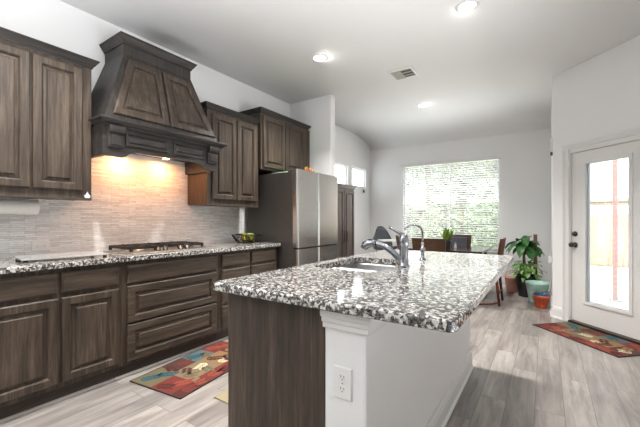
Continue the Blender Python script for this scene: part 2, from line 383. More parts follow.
# corner posts so that no light leaks
struct('trim_1', MB().box(XR+.012, XR+.10, YR+.004, YR+.11, 0, 3.0), M['wall'])
# backsplash
bs = MB().box(0, .009, .2, 2.985, .905, 1.36).box(0, .009, 1.15, 2.2, 1.36, 1.75)
struct('wall_backsplash', bs, M['splash'])
def baseboard(name, P, L, h=.135, t=.016):
    pr = [(0, 0), (t+.010, 0), (t+.009, .010), (t+.003, .018), (t, .022), (t, h-.035), (t-.004, h-.025), (t-.004, h-.012), (t-.010, h), (0, h)]
    mb = MB(); n = len(pr)
    mb.faces([P(0, d, z) for d, z in pr]+[P(L, d, z) for d, z in pr], [tuple(range(n)), tuple(range(n, 2*n))]+[(i, (i+1) % n, n+(i+1) % n, n+i) for i in range(n)])
    return struct(name, mb, M['trim'])
baseboard('baseboard_back', lambda u, d, z: Vector((u, YB-d, z)), XR)
baseboard('baseboard_right', lambda u, d, z: Vector((XR-d, YR-.012+u, z)), YB-YR)
baseboard('baseboard_left', lambda u, d, z: Vector((d, 4.95+u, z)), YB-4.95)
baseboard('baseboard_angled', lambda u, d, z: DO+DT*u-DN*d+Z*z, .145)
baseboard('baseboard_side', lambda u, d, z: DO+DT*(1.1+u)-DN*d+Z*z, DL-1.1)

# ------------------------------------------------------------------ windows
def window(name, P, u0, u1, v0, v1, mull=None, fw=.035):
    fr = MB()
    def bx(a, b, c, d, e0, e1):
        vs = [P(u, v, e) for e in (e0, e1) for v in (c, d) for u in (a, b)]
        fr.faces(vs, [(0, 2, 3, 1), (4, 5, 7, 6), (0, 1, 5, 4), (2, 6, 7, 3), (0, 4, 6, 2), (1, 3, 7, 5)])
    bx(u0, u0+fw, v0, v1, .04, .10); bx(u1-fw, u1, v0, v1, .04, .10); bx(u0+fw, u1-fw, v0, v0+fw, .04, .10); bx(u0+fw, u1-fw, v1-fw, v1, .04, .10)
    for m in (mull or []): bx(m-.02, m+.02, v0+fw, v1-fw, .045, .095)
    o = struct(name, fr, M['trim'], None, False)
    g = MB(); g.faces([P(u0+fw, v0+fw, .07), P(u1-fw, v0+fw, .07), P(u1-fw, v1-fw, .07), P(u0+fw, v1-fw, .07)], [(0, 1, 2, 3)])
    q = finish(g, 'glass_pane', M['glass']); q.parent = o; q['kind'] = 'structure'
    return o
LP = lambda u, v, d: Vector((-d, u, v)); BP = lambda u, v, d: Vector((u, YB+d, v))
window('window_1', BP, .75, 2.53, .62, 2.31, [1.64])
window('window_2', LP, 5.19, 5.755, 1.86, 2.245, None, .02)
window('window_3', LP, 5.93, 6.53, 1.875, 2.255, None, .02)
sill = MB().box(.70, 2.58, YB-.035, YB+.04, .595, .62, .004); struct('window_sill', sill, M['trim'])
bl = root('window_blind', 'white horizontal slatted blind across the large breakfast nook window', 'blind', (1.64, YB-.03, .66))
part('valance', MB().box(.70, 2.56, YB-.075, YB-.005, 2.265, 2.335, .006), M['slat'], bl)
sl = MB(); z = .70
while z < 2.26:
    a = math.radians(24); dy, dz = .024*math.cos(a), .024*math.sin(a)
    sl.prism([(YB-.034-dy, z+dz), (YB-.034+dy, z-dz), (YB-.034+dy, z-dz+.0028), (YB-.034-dy, z+dz+.0028)], 'x', .755, 2.525); z += .0425
part('slats', sl, M['slat'], bl)
part('bottom_rail', MB().box(.755, 2.525, YB-.06, YB-.01, .655, .68, .004), M['slat'], bl)
for x in (.95, 1.64, 2.33):
    part('ladder_cord', MB().tube([(x, YB-.062, .68), (x, YB-.062, 2.27)], .002, 6), M['slat'], bl)
part('tilt_wand', MB().tube([(.82, YB-.07, 2.26), (.815, YB-.075, 1.5)], .004, 6), M['white'], bl)

# ------------------------------------------------------------------ glazed door in the angled wall
def D(t, d, z): return DO+DT*t+DN*d+Z*z          # d>0 outward
def dbox(mb, t0, t1, d0, d1, z0, z1, bev=0):
    m = Matrix.Translation(DO) @ Matrix(((DT.x, DN.x, 0, 0), (DT.y, DN.y, 0, 0), (0, 0, 1, 0), (0, 0, 0, 1)))
    return mb.box(t0, t1, d0, d1, z0, z1, bev, m)
t0, t1 = .235, 1.007
cas = MB()
for a, b, c, d in ((.145, .222, 0, 2.0), (1.02, 1.097, 0, 2.0)):
    dbox(cas, a, b, -.014, 0, c, d, .003)
    dbox(cas, a+.0, a+.022 if a < .5 else b, -.022, -.014, c, d, .003) if a < .5 else dbox(cas, b-.022, b, -.022, -.014, c, d, .003)
dbox(cas, .145, 1.097, -.014, 0, 2.0, 2.077-.03, .003); dbox(cas, .145, 1.097, -.022, -.014, 2.03, 2.055, .003)
dbox(cas, .205, .232, 0, .12, 0, 1.985); dbox(cas, 1.010, 1.037, 0, .12, 0, 1.985); dbox(cas, .232, 1.010, 0, .12, 1.955, 1.985)
struct('trim_2', cas, M['trim'], None, False)
th = MB(); dbox(th, .225, 1.017, -.03, .10, 0, .03, .006); struct('trim_3', th, M['bronze'])
gl = (.405, .838, .285, 1.805)
leaf = MB()
for a, b, c, d in ((t0, gl[0]-.03, .036, 1.952), (gl[1]+.03, t1, .036, 1.952), (gl[0]-.03, gl[1]+.03, .036, gl[2]-.03), (gl[0]-.03, gl[1]+.03, gl[3]+.03, 1.952)):
    dbox(leaf, a, b, .02, .062, c, d)
leafo = struct('door_1', leaf, M['doorpaint'])
lf = MB()
for d0, d1 in ((.008, .02), (.062, .074)):
    dbox(lf, gl[0]-.035, gl[0], d0, d1, gl[2]-.035, gl[3]+.035, .004); dbox(lf, gl[1], gl[1]+.035, d0, d1, gl[2]-.035, gl[3]+.035, .004)
    dbox(lf, gl[0], gl[1], d0, d1, gl[2]-.035, gl[2], .004); dbox(lf, gl[0], gl[1], d0, d1, gl[3], gl[3]+.035, .004)
o = finish(lf, 'lite_frame', M['trim']); o.parent = leafo; o['kind'] = 'structure'
g = MB()
for d in (.032, .052): g.faces([D(gl[0]-.03, d, gl[2]-.03), D(gl[1]+.03, d, gl[2]-.03), D(gl[1]+.03, d, gl[3]+.03), D(gl[0]-.03, d, gl[3]+.03)], [(0, 1, 2, 3)])
o = finish(g, 'glass_pane', M['glass']); o.parent = leafo; o['kind'] = 'structure'
bi = MB(); z = gl[2]+.03
while z < gl[3]-.02:
    dbox(bi, gl[0]+.012, gl[1]-.012, .037, .047, z, z+.0012); z += .0125
o = finish(bi, 'enclosed_blind', M['slat']); o.parent = leafo; o['kind'] = 'structure'
sr = MB(); dbox(sr, gl[0]+.004, gl[0]+.018, .030, .054, gl[2], gl[3]); dbox(sr, gl[1]-.014, gl[1]-.002, .030, .054, gl[2], gl[3])
o = finish(sr, 'blind_side_rail', plain('rail_grey', srgb(176, 178, 182), .4)); o.parent = leafo; o['kind'] = 'structure'
tl = MB(); dbox(tl, .848, .862, .000, .008, 1.62, 1.76, .003); o = finish(tl, 'blind_tilt_slider', M['white']); o.parent = leafo; o['kind'] = 'structure'
def knob(name, t, z, prof):
    mb = MB(); mb.lathe(prof, (0, 0, 0), 20, 'y')
    a = math.atan2(DN.y, DN.x)-PI/2
    o = finish(mb, name, M['bronze'], Matrix.Translation(D(t, .02, z)) @ Matrix.Rotation(a, 4, 'Z')); o.parent = leafo; o['kind'] = 'structure'
knob('door_knob', .275, .90, [(.03, 0), (.03, -.006), (.014, -.012), (.012, -.035), (.024, -.042), (.028, -.055), (.024, -.068), (.010, -.073)])
knob('deadbolt', .275, 1.025, [(.03, 0), (.03, -.008), (.022, -.016), (.020, -.022), (.006, -.024), (.006, -.034)])
hg = MB()
for z in (.25, 1.0, 1.75): dbox(hg, 1.004, 1.012, .004, .02, z-.045, z+.045)
o = finish(hg, 'hinge', M['brushed']); o.parent = leafo; o['kind'] = 'structure'
st = MB(); dbox(st, t0-.002, t0+.003, .018, .03, .87, .93); dbox(st, t0-.002, t0+.003, .018, .03, 1.0, 1.05)
o = finish(st, 'strike_plate', M['bronze']); o.parent = leafo; o['kind'] = 'structure'

# ------------------------------------------------------------------ crown helper: moulding swept round three sides
CROWN = [(0, 0), (.008, 0), (.010, .010), (.018, .018), (.028, .034), (.036, .044), (.036, .050), (.042, .052), (.042, .060), (0, .060)]
def crown(x1, y0, y1, z, prof=CROWN, x0=0., xl=None, xr=None, left=True, right=True):
    """x0 wall, x1 cabinet face, sides at y0,y1; profile is (outward, up)"""
    mb = MB(); n = len(prof); rows = []
    xl = x0 if xl is None else xl; xr = x0 if xr is None else xr
    rows.append([Vector((xl if left else x1+d, y0-(d if left else 0), z+h)) for d, h in prof])
    if left: rows.append([Vector((x1+d, y0-d, z+h)) for d, h in prof])
    if right: rows.append([Vector((x1+d, y1+d, z+h)) for d, h in prof])
    rows.append([Vector((xr if right else x1+d, y1+(d if right else 0), z+h)) for d, h in prof])
    vs = [p for r in rows for p in r]; R = len(rows)
    mb.faces(vs, [(i*n+k, i*n+(k+1) % n, (i+1)*n+(k+1) % n, (i+1)*n+k) for i in range(R-1) for k in range(n)]+[tuple(range(n)), tuple(range((R-1)*n, R*n))])
    return mb
UP = lambda x: dict(O=(x, 0, 0), U=Y, V=Z, W=X)
# ------------------------------------------------------------------ wall cabinets
def wall_cab(label, y0, y1, x1, z0, z1, doors, cr, dz0, dz1):
    r = root('wall_cabinet', label, 'cabinet', (0, y0, z0))
    mb = MB(); mb.box(.002, x1, y0, y1, z0, z1, .002); part('carcass', mb, M['wood_z'], r)
    part('crown_molding', cr, M['hood_y'], r)
    for a, b in doors: panel_door('door', r, rect(a, b, dz0, dz1), (x1+.002, 0, 0), Y, Z, X, .024, M['wood_z'], M['wood_z'])
    return r
c1 = wall_cab('stained oak wall cabinet nearest the camera, a paper towel roll under it', .32, 1.15, .33, 1.345, 2.345, [(.385, .776), (.79, 1.083)], crown(.33, .32, 1.15, 2.345, xr=.004), 1.405, 2.315)
part('light_rail', MB().box(.29, .335, .32, 1.15, 1.335, 1.35, .003), M['wood_y'], c1)
c2 = wall_cab('stained oak wall cabinet between the range hood and the fridge', 2.206, 2.945, .33, 1.345, 2.33, [(2.262, 2.585), (2.598, 2.90)], crown(.33, 2.206, 2.945, 2.33, right=False, xl=.02), 1.405, 2.30)
part('light_rail', MB().box(.29, .335, 2.206, 2.945, 1.335, 1.35, .003), M['wood_y'], c2)
c3 = wall_cab('taller stained oak wall cabinet mounted over the fridge', 2.95, 3.955, .37, 1.80, 2.475, [(2.975, 3.375), (3.392, 3.80)], crown(.37, 2.95, 3.90, 2.475, right=True, xr=.2), 1.825, 2.45)
# little white ornament clipped to the cabinet's corner
o = MB(); o.prism([(1.105, 1.352), (1.135, 1.352), (1.143, 1.372), (1.131, 1.375), (1.121, 1.402), (1.111, 1.375), (1.098, 1.372)], 'x', .331, .338, .002)
single('cabinet_ornament', o, M['white'], 'small white pointed ornament stuck on the lower corner of a wall cabinet', 'ornament', (.334, 1.12, 1.352))

# ------------------------------------------------------------------ range hood
rh = root('range_hood', 'tapered dark oak range hood with corbels above the gas cooktop', 'range hood', (0, 1.70, 1.67))
HY0, HY1, HX = 1.155, 2.20, .50
b0 = [(.004, 1.165), (.505, 1.165), (.505, 2.20), (.004, 2.20)]; b1 = [(.004, 1.385), (.335, 1.385), (.335, 2.01), (.004, 2.01)]
mb = MB(); vs = [Vector((x, y, 1.955)) for x, y in b0]+[Vector((x, y, 2.56)) for x, y in b1]+[Vector((x, y, 2.66)) for x, y in b1]
fs = [(0, 1, 2, 3), (8, 9, 10, 11)]+[(k+i, k+(i+1) % 4, k+4+(i+1) % 4, k+4+i) for k in (0, 4) for i in range(4)]
mb.faces(vs, fs); part('chimney', mb, M['hood_z'], rh)
part('crown_molding', crown(.335, 1.385, 2.01, 2.645, [(d*1.05, h*1.1) for d, h in CROWN]), M['hood_y'], rh)
BIG = [(0, 0), (.010, 0), (.012, .010), (.026, .018), (.034, .026), (.036, .034), (.050, .036), (.052, .048), (.046, .056), (.03, .060), (0, .060)]
part('mantel_molding', crown(.515, 1.165, 2.225, 1.895, BIG, xl=.365, xr=.365), M['hood_y'], rh)
# slanted face doors
sv = Vector((.335-.505, 0, 2.56-1.955)); L = sv.length; sv.normalize(); wn = Vector((sv.z, 0, -sv.x))
fy = lambda frac, y: y
for a0, a1, c0, c1_ in ((1.232, 1.688, 1.415, 1.692), (1.712, 2.168, 1.708, 1.985)):
    panel_door('door', rh, [(a0, .045), (a1, .045), (c1_, L-.045), (c0, L-.045)], Vector((.505, 0, 1.955)), Y, sv, wn, .018, M['wood_z'], M['wood_z'], .058)
# mantel box with arched apron
ap = [(HY0, 1.672), (1.285, 1.672), (1.305, 1.674), (1.325, 1.684), (1.345, 1.702), (1.375, 1.716), (1.43, 1.726)]
ap = ap+[(3.355-y, z) for y, z in reversed(ap)]
ap = [(min(y, HY1), z) for y, z in ap]
apron = MB().prism(ap+[(HY1, 1.90), (HY0, 1.90)], 'x', HX-.03, HX); part('apron', apron, M['hood_y'], rh)
sd = MB().box(.006, HX-.03, HY0, HY0+.03, 1.672, 1.90).box(.006, HX-.03, HY1-.03, HY1, 1.672, 1.90); 
part('side_panel', MB().box(.006, HX-.03, HY0, HY0+.03, 1.672, 1.90), M['hood_y'], rh); part('side_panel', MB().box(.006, HX-.03, HY1-.03, HY1, 1.672, 1.90), M['hood_y'], rh)
lin = MB().box(.012, HX-.03, HY0+.03, HY1-.03, 1.80, 1.82); ln = part('liner', lin, M['hood_y'], rh)
part('filter', MB().box(.12, .40, 1.40, 1.95, 1.79, 1.802), M['brushed'], ln)
for y in (1.50, 1.88):
    part('hood_lamp', MB().lathe([(.028, 1.781), (.028, 1.79)], (.13, y, 0), 18), M['warm_lamp'], ln, 'round warm lamp lens')
for a, b in ((1.318, 1.668), (1.722, 2.05)):
    mb = MB(); P = rect(a, b, 1.765, 1.868)
    mb.rings((HX, 0, 0), Y, Z, X, [(P, 0), (P, .012), (inset(P, .012), .014), (inset(P, .016), .004), (inset(P, .026), .004), (inset(P, .034), .012)], True, True)
    part('apron_panel', mb, M['hood_y'], rh)
def corbel(y0, y1):
    mb = MB().prism([(HX, 1.735), (HX+.018, 1.735), (HX+.022, 1.748), (HX+.022, 1.835), (HX+.030, 1.838), (HX+.044, 1.850), (HX+.050, 1.868), (HX+.050, 1.894), (HX, 1.894)], 'y', y0, y1)
    mb.box(HX, HX+.030, y0+.018, y1-.018, 1.755, 1.825, .003); part('corbel', mb, M['hood_z'], rh)
corbel(1.185, 1.295); corbel(2.075, 2.185)
for y in (1.50, 1.88):
    l = bpy.data.lights.new('hood_glow', 'AREA'); l.shape = 'DISK'; l.size = .06; l.energy = 2.3; l.color = (1, .42, .15)
    q = bpy.data.objects.new('hood_glow', l); q.location = (.13, y, 1.776); COL.objects.link(q)

# ------------------------------------------------------------------ base cabinets
BX = .61
def base_cab(label, y0, y1, doors, drawers, panels=()):
    r = root('base_cabinet', label, 'cabinet', (0, y0, 0))
    part('carcass', MB().box(.004, BX, y0, y1, .10, .876), M['wood_z'], r)
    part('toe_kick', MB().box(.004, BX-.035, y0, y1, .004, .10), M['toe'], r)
    for a, b, c, d in doors: panel_door('door', r, rect(a, b, c, d), (BX, 0, 0), Y, Z, X, .024, M['wood_z'], M['wood_z'])
    for a, b, c, d in drawers: panel_door('drawer', r, rect(a, b, c, d), (BX, 0, 0), Y, Z, X, .021, M['wood_y'], M['wood_y'], flat=True)
    for a, b, c, d in panels: panel_door('drawer', r, rect(a, b, c, d), (BX, 0, 0), Y, Z, X, .024, M['wood_y'], M['wood_y'], .062)
    return r
base_cab('stained oak base cabinet with two doors under the glass cutting board', .30, 1.238, [(.455, .842, .135, .683), (.86, 1.212, .135, .683)], [(.455, .842, .711, .845), (.86, 1.212, .711, .845)])
base_cab('stained oak base cabinet of wide drawers directly under the gas cooktop', 1.24, 2.118, [], [(1.272, 2.085, .708, .845)], [(1.272, 2.085, .412, .690), (1.272, 2.085, .125, .398)])
base_cab('stained oak base cabinet of small drawers beside the fridge', 2.12, 2.962, [], [(2.155, 2.52, .728, .848), (2.547, 2.925, .728, .848)]+[(a, b, c, d) for a, b in ((2.155, 2.52), (2.547, 2.925)) for c, d in ((.372, .70), (.125, .348))])
qr = MB(); qr.prism([(BX-.035, 0), (BX-.015, 0), (BX-.017, .010), (BX-.024, .018), (BX-.035, .020)], 'y', .30, 2.96); struct('trim_4', qr, M['floor'])
# worktop along the wall
wt = MB().box(.010, .655, .28, 2.985, .878, .914, .006)
single('worktop', wt, M['granite'], 'speckled black, grey and white granite worktop along the tiled wall', 'worktop', (.33, 1.6, .878))

# ------------------------------------------------------------------ cooktop
ck = root('gas_cooktop', 'stainless gas cooktop with black cast iron grates on the granite worktop', 'cooktop', (.33, 1.73, .914))
part('base_plate', MB().box(.055, .565, 1.345, 2.115, .9145, .926, .005), M['cooktop'], ck)
bp = [(.17, 1.495), (.355, 1.495), (.24, 1.73), (.17, 1.965), (.355, 1.965)]
for x, y in bp:
    b = part('burner', MB().lathe([(.055, .926), (.055, .934), (.042, .940)], (x, y, 0), 20), M['brushed'], ck)
    part('burner_cap', MB().lathe([(.036, .940), (.038, .946), (.034, .951), (.01, .952)], (x, y, 0), 20), M['blackmetal'], b)
def grate(y0, y1, x0, x1, cs):
    mb = MB(); z0, z1 = .950, .967; t = .015
    mb.box(x0, x1, y0, y0+t, z0-.006, z1, .002).box(x0, x1, y1-t, y1, z0-.006, z1, .002).box(x0, x0+t, y0, y1, z0-.006, z1, .002).box(x1-t, x1, y0, y1, z0-.006, z1, .002)
    for cx, cy in cs:
        for dx, dy in ((1, 0), (-1, 0), (0, 1), (0, -1)):
            ex = (x1 if dx > 0 else x0) if dx else cx; ey = (y1 if dy > 0 else y0) if dy else cy
            a, b = (cx+dx*.028, cy+dy*.028), (ex, ey)
            if len(cs) > 1 and dx: b = (cx+dx*.095, cy)
            mb.box(min(a[0], b[0])-(t/2 if dy else 0), max(a[0], b[0])+(t/2 if dy else 0), min(a[1], b[1])-(t/2 if dx else 0), max(a[1], b[1])+(t/2 if dx else 0), z0, z1+.003, .002)
    if len(cs) > 1:
        mx = (cs[0][0]+cs[1][0])/2; mb.box(mx-t/2, mx+t/2, y0, y1, z0, z1, .002)
    for x in (x0+t/2, x1-t/2):
        for y in (y0+t/2, y1-t/2): mb.box(x-.010, x+.010, y-.010, y+.010, .926, .960, .002)
    part('grate', mb, M['blackmetal'], ck, weld=False)
grate(1.385, 1.605, .08, .445, [(.17, 1.495), (.355, 1.495)]); grate(1.62, 1.84, .08, .42, [(.24, 1.73)]); grate(1.855, 2.075, .08, .445, [(.17, 1.965), (.355, 1.965)])
for y in (1.585, 1.65, 1.795, 1.86):
    k = part('knob', MB().lathe([(.024, .926), (.024, .931), (.020, .934), (.019, .958), (.012, .962)], (.50, y, 0), 18), M['bronze'], ck)
    part('pointer', MB().box(.482, .518, y-.004, y+.004, .960, .967, .001), M['blackmetal'], k)

# ------------------------------------------------------------------ things on the worktop
gb = root('glass_cutting_board', 'long glass cutting board on small feet in front of the wall outlet', 'cutting board', (.33, .97, .914))
mtx = Matrix.Translation((.36, .955, 0)) @ Matrix.Rotation(math.radians(-7), 4, 'Z')
part('board', MB().box(-.17, .17, -.245, .245, .930, .939, .003, mtx), M['board'], gb)
for sx in (-.15, .15):
    for sy in (-.22, .22):
        p = mtx @ Vector((sx, sy, 0)); part('foot', MB().lathe([(.012, .9145), (.014, .930)], (p.x, p.y, 0), 12), M['dark'], gb)
bw = root('fruit_bowl', 'black wire bowl of lemons and limes on the worktop by the fridge', 'bowl', (.26, 2.845, .914))
mb = MB(); R0, R1, H = .075, .148, .098
ringp = lambda R, z: [(.26+R*math.cos(2*PI*k/28), 2.845+R*math.sin(2*PI*k/28), z) for k in range(29)]
part('rim', MB().tube(ringp(R1, .914+H), .006, 8), M['wire'], bw)
part('base_ring', MB().tube(ringp(R0, .919), .004, 8), M['wire'], bw)
mb = MB()
for q in (.3, .6): mb.tube(ringp(R0+(R1-R0)*q**.7, .919+(H-.005)*q), .003, 6)
for k in range(44):
    a = 2*PI*k/44; mb.tube([(.26+(R0+(R1-R0)*q**.7)*math.cos(a), 2.79+(R0+(R1-R0)*q**.7)*math.sin(a), .919+(H-.005)*q) for q in (0, .2, .45, .7, 1)], .0032, 6)
for k in range(6):
    a = PI*k/6; mb.tube([(.26-R0*math.cos(a), 2.845-R0*math.sin(a), .919), (.26+R0*math.cos(a), 2.845+R0*math.sin(a), .919)], .002, 6)
part('wire_basket', mb, M['wire'], bw)
def fruit(kind, label, loc, grp=None):
    mb = MB()
    tip = .045 if kind == 'lemon' else .036
    mb.lathe([(.002, -tip), (.009, -tip+.004), (.023, -.026), (.032, -.011), (.034, 0), (.032, .011), (.023, .026), (.009, tip-.004), (.002, tip)], (0, 0, 0), 16, 'y')
    o = finish(mb, kind, M['lime' if kind == 'lime' else 'lemon']); o.location = loc; o.rotation_euler = (random.uniform(-.2, .2), 0, random.uniform(0, 3)); o['label'] = label; o['category'] = 'fruit'; o['group'] = 'citrus in the wire bowl'; return o
bowl_c = (.26, 2.845)
for k in range(3): fruit('lemon', 'yellow lemon in the bottom layer of the wire bowl', (bowl_c[0]+.054*math.cos(2.1*k+.4), bowl_c[1]+.054*math.sin(2.1*k+.4), .955))
for (kind, lab), a in zip((('lime', 'green lime on top of the pile in the wire bowl, nearest the fridge'), ('lemon', 'yellow lemon on top of the pile in the wire bowl'), ('lime', 'green lime topping the wire bowl nearest the cooktop')), (1.45, 3.55, 5.6)):
    fruit(kind, lab, (bowl_c[0]+.050*math.cos(a), bowl_c[1]+.050*math.sin(a), .998))
# paper towel roll
pt = root('paper_towel_roll', 'white paper towel roll hung under a wall cabinet', 'paper towel', (.17, .72, 1.28))
part('roll', MB().lathe([(.021, .585), (.050, .585), (.052, .588), (.052, .862), (.050, .865), (.021, .865)], (.17, 0, 1.278), 32, 'y'), M['paper'], pt)
part('core', MB().lathe([(.020, .584), (.020, .866)], (.17, 0, 1.278), 20, 'y'), M['cardboard'], pt)
part('holder', MB().box(.155, .185, .572, .580, 1.265, 1.344, .002).box(.155, .185, .868, .874, 1.30, 1.344, .002).tube([(.17, .572, 1.278), (.17, .872, 1.278)], .006, 8), M['white'], pt)

# ------------------------------------------------------------------ outlets
def outlet(label, loc, rz, w, gangs, level=False):
    """faces local -Y"""
    r = root('wall_outlet', label, 'outlet', loc, rz)
    P = rect(-w/2, w/2, -.057, .057)
    part('cover_plate', MB().rings((0, 0, 0), X, Z, -Y, [(P, 0), (P, .003), (inset(P, .003), .006)], True, True), M['white'], r, world=False)
    for gx in gangs:
        for gz in (-.021, .021):
            s = part('socket', MB().prism([(gx+.017*math.cos(a)*(1 if abs(math.cos(a)) < .9 else .97), gz+.0145*math.sin(a)) for a in [2*PI*k/20 for k in range(20)]], 'y', -.0075, -.005), M['white'], r, world=False)
            part('slots', MB().box(gx-.0075, gx-.0055, -.0079, -.0070, gz-.001, gz+.008).box(gx+.0055, gx+.0075, -.0079, -.0070, gz+.0, gz+.007).lathe([(.0022, -.0079), (.0022, -.007)], (gx, 0, gz-.007), 8, 'y'), M['dark'], s, world=False)
        part('screw', MB().lathe([(.003, -.0072), (.003, -.0055)], (gx, 0, 0), 8, 'y'), M['brushed'], r, world=False)
    if level:
        for ch in r.children_recursive: ch.data.transform(Matrix.Rotation(PI/2, 4, 'Y'))
    return r
outlet('white outlet mounted sideways on the tiled backsplash behind the cutting board', (.0095, .932, .985), PI/2, .076, (0,), True)

# ------------------------------------------------------------------ refrigerator
FY0, FY1, FX = 3.03, 3.935, .865
fr = root('refrigerator', 'stainless steel refrigerator with dark grey sides', 'refrigerator', (.45, 3.48, 0))
part('body', MB().box(.06, FX-.075, FY0, FY1, .03, 1.745, .006), M['fridge_side'], fr)
FM = (FY0+FY1)/2-.03
def fdoor(name, y0, y1, z0, z1):
    n = 6; pr = [(FX-.068, y0), (FX-.022, y0), (FX-.010, y0+.003), (FX-.004, y0+.010), (FX, y0+.024)]
    pr += [(FX, y1-.024), (FX-.004, y1-.010), (FX-.010, y1-.003), (FX-.022, y1), (FX-.068, y1)]
    o = part(name, MB().prism(pr, 'z', z0, z1), M['steel'], fr); return o
fdoor('door', FY0+.002, FM-.003, .862, 1.772); fdoor('door', FM+.003, FY1-.002, .862, 1.772)
fdoor('lower_door', FY0+.002, FM-.003, .06, .845); fdoor('lower_door', FM+.003, FY1-.002, .06, .845)
part('handle_channel', MB().box(FX-.06, FX-.03, FY0+.004, FY1-.004, .846, .861), M['dark'], fr)
for y in (FY0+.05, FY1-.05): part('hinge_cover', MB().box(FX-.16, FX-.02, y-.03, y+.03, 1.745, 1.772, .006), M['fridge_side'], fr)
part('base_grille', MB().box(.10, FX-.07, FY0+.01, FY1-.01, .002, .03), M['dark'], fr)
# things on the fridge
tr = MB(); P = rect(.42, .66, 3.09, 3.42)
tr.rings((0, 0, 0), X, Y, Z, [(P, 1.746), (P, 1.762), (inset(P, .004), 1.762), (inset(P, .010), 1.751)], True, True)
single('shallow_tray', tr, M['white'], 'shallow white tray lying on top of the fridge', 'tray', (.54, 3.25, 1.746))
gbx = MB(); gbx.box(.46, .62, 3.13, 3.38, 1.752, 1.775, .009); gbx.box(.50, .58, 3.33, 3.42, 1.752, 1.772, .008)
single('plastic_container', gbx, M['green'], 'bright green plastic container lying in the tray on the fridge', 'container', (.54, 3.25, 1.752))
orn = root('tabletop_ornament', 'small gilt ornament with red bead standing on the fridge front', 'ornament', (.80, 3.36, 1.772))
part('base', MB().box(.775, .825, 3.25, 3.47, 1.7725, 1.782, .003), M['gold'], orn)
for y, h in ((3.27, .04), (3.30, .058), (3.36, .04), (3.40, .05), (3.45, .03)):
    part('figure', MB().lathe([(.012, 1.782), (.008, 1.782+h*.4), (.011, 1.782+h*.6), (.006, 1.782+h*.75), (.008, 1.782+h*.88), (.001, 1.782+h)], (.80, y, 0), 12), M['gold'], orn)
part('bead', MB().ball((.812, 3.33, 1.797), .014), M['red'], orn, 'red bead')

# ------------------------------------------------------------------ pantry cabinet past the alcove wall
pc = root('pantry_cabinet', 'tall dark brown two-door pantry cabinet under the small high windows', 'cabinet', (.3, 4.5, 0))
PX = .585
part('carcass', MB().box(.02, PX, 4.10, 4.905, .004, 1.685, .002), M['pantry'], pc)
part('crown_molding', crown(PX, 4.10, 4.905, 1.68, [(d*.8, h*.9) for d, h in CROWN], left=False, xr=.02), M['pantry'], pc)
for a, b, hy in ((4.125, 4.545, 4.515), (4.555, 4.88, 4.60)):
    d = panel_door('door', pc, rect(a, b, .09, 1.655), (PX+.001, 0, 0), Y, Z, X, .024, M['pantry'], M['pantry'], .05)
    part('handle', MB().tube([(PX+.022, hy, .84), (PX+.048, hy, .855), (PX+.050, hy, .93), (PX+.048, hy, 1.005), (PX+.022, hy, 1.02)], .006, 8), M['blackmetal'], d)

# ------------------------------------------------------------------ island
ILX0, ILX1, ILY0, ILY1 = 1.990, 3.018, .957, 2.955
KX0, KX1, IY0, IY1 = 2.545, 2.715, 1.03, 2.90
isl = root('kitchen_island', 'kitchen island base: oak cabinet and white half wall', 'island', (2.35, 1.95, 0))
cx0 = 2.022
cab = MB().box(cx0, KX0, IY0, IY0+.02, .004, .876).box(cx0, KX0, IY1-.02, IY1, .004, .876).box(cx0, cx0+.02, IY0+.02, IY1-.02, .10, .876).box(cx0+.07, cx0+.09, IY0+.02, IY1-.02, .004, .10).box(KX0-.012, KX0, IY0+.02, IY1-.02, .004, .876)
part('cabinet_box', cab, M['wood_z'], isl)
for a, b in ((1.07, 1.50), (1.52, 1.92), (1.94, 2.34), (2.36, 2.86)):
    panel_door('door', isl, rect(a, b, .135, .683), (cx0, 0, 0), Y, Z, -X, .024, M['wood_z'], M['wood_z'])
    panel_door('drawer', isl, rect(a, b, .711, .845), (cx0, 0, 0), Y, Z, -X, .021, M['wood_y'], M['wood_y'], flat=True)
part('half_wall', MB().box(KX0, KX1, IY0, IY1, .002, .876, .012), M['wall'], isl, 'white painted half wall')
cap = [(0, 0), (.010, 0), (.012, .006), (.012, .020), (.020, .026), (.020, .040), (.028, .046), (.030, .056), (.030, .078), (0, .078)]
cm = MB(); rows = []; n = len(cap); z0 = .798
rows = [[Vector((KX0, IY0-d, z0+h)) for d, h in cap], [Vector((KX1+d, IY0-d, z0+h)) for d, h in cap], [Vector((KX1+d, IY1+d, z0+h)) for d, h in cap], [Vector((KX0, IY1+d, z0+h)) for d, h in cap]]
cm.faces([p for r in rows for p in r], [(i*n+k, i*n+(k+1) % n, (i+1)*n+(k+1) % n, (i+1)*n+k) for i in range(3) for k in range(n)]+[tuple(range(n)), tuple(range(3*n, 4*n))])
part('cap_molding', cm, M['trim'], isl, 'white cap molding under the granite')
bb = [(0, .002), (.026, .002), (.025, .012), (.018, .020), (.016, .024), (.016, .10), (.012, .11), (.012, .123), (.006, .135), (0, .135)]
rows = [[Vector((KX1+d, IY0+.0, h)) for d, h in bb], [Vector((KX1+d, IY1+d, h)) for d, h in bb], [Vector((KX0, IY1+d, h)) for d, h in bb]]
cm = MB(); cm.faces([p for r in rows for p in r], [(i*n+k, i*n+(k+1) % n, (i+1)*n+(k+1) % n, (i+1)*n+k) for i in range(2) for k in range(n)]+[tuple(range(n)), tuple(range(2*n, 3*n))])
part('island_baseboard', cm, M['trim'], isl, 'white baseboard')
outlet('white duplex outlet on the end of the white island half wall', (2.625, IY0-.0005, .612), 0, .072, (0,))
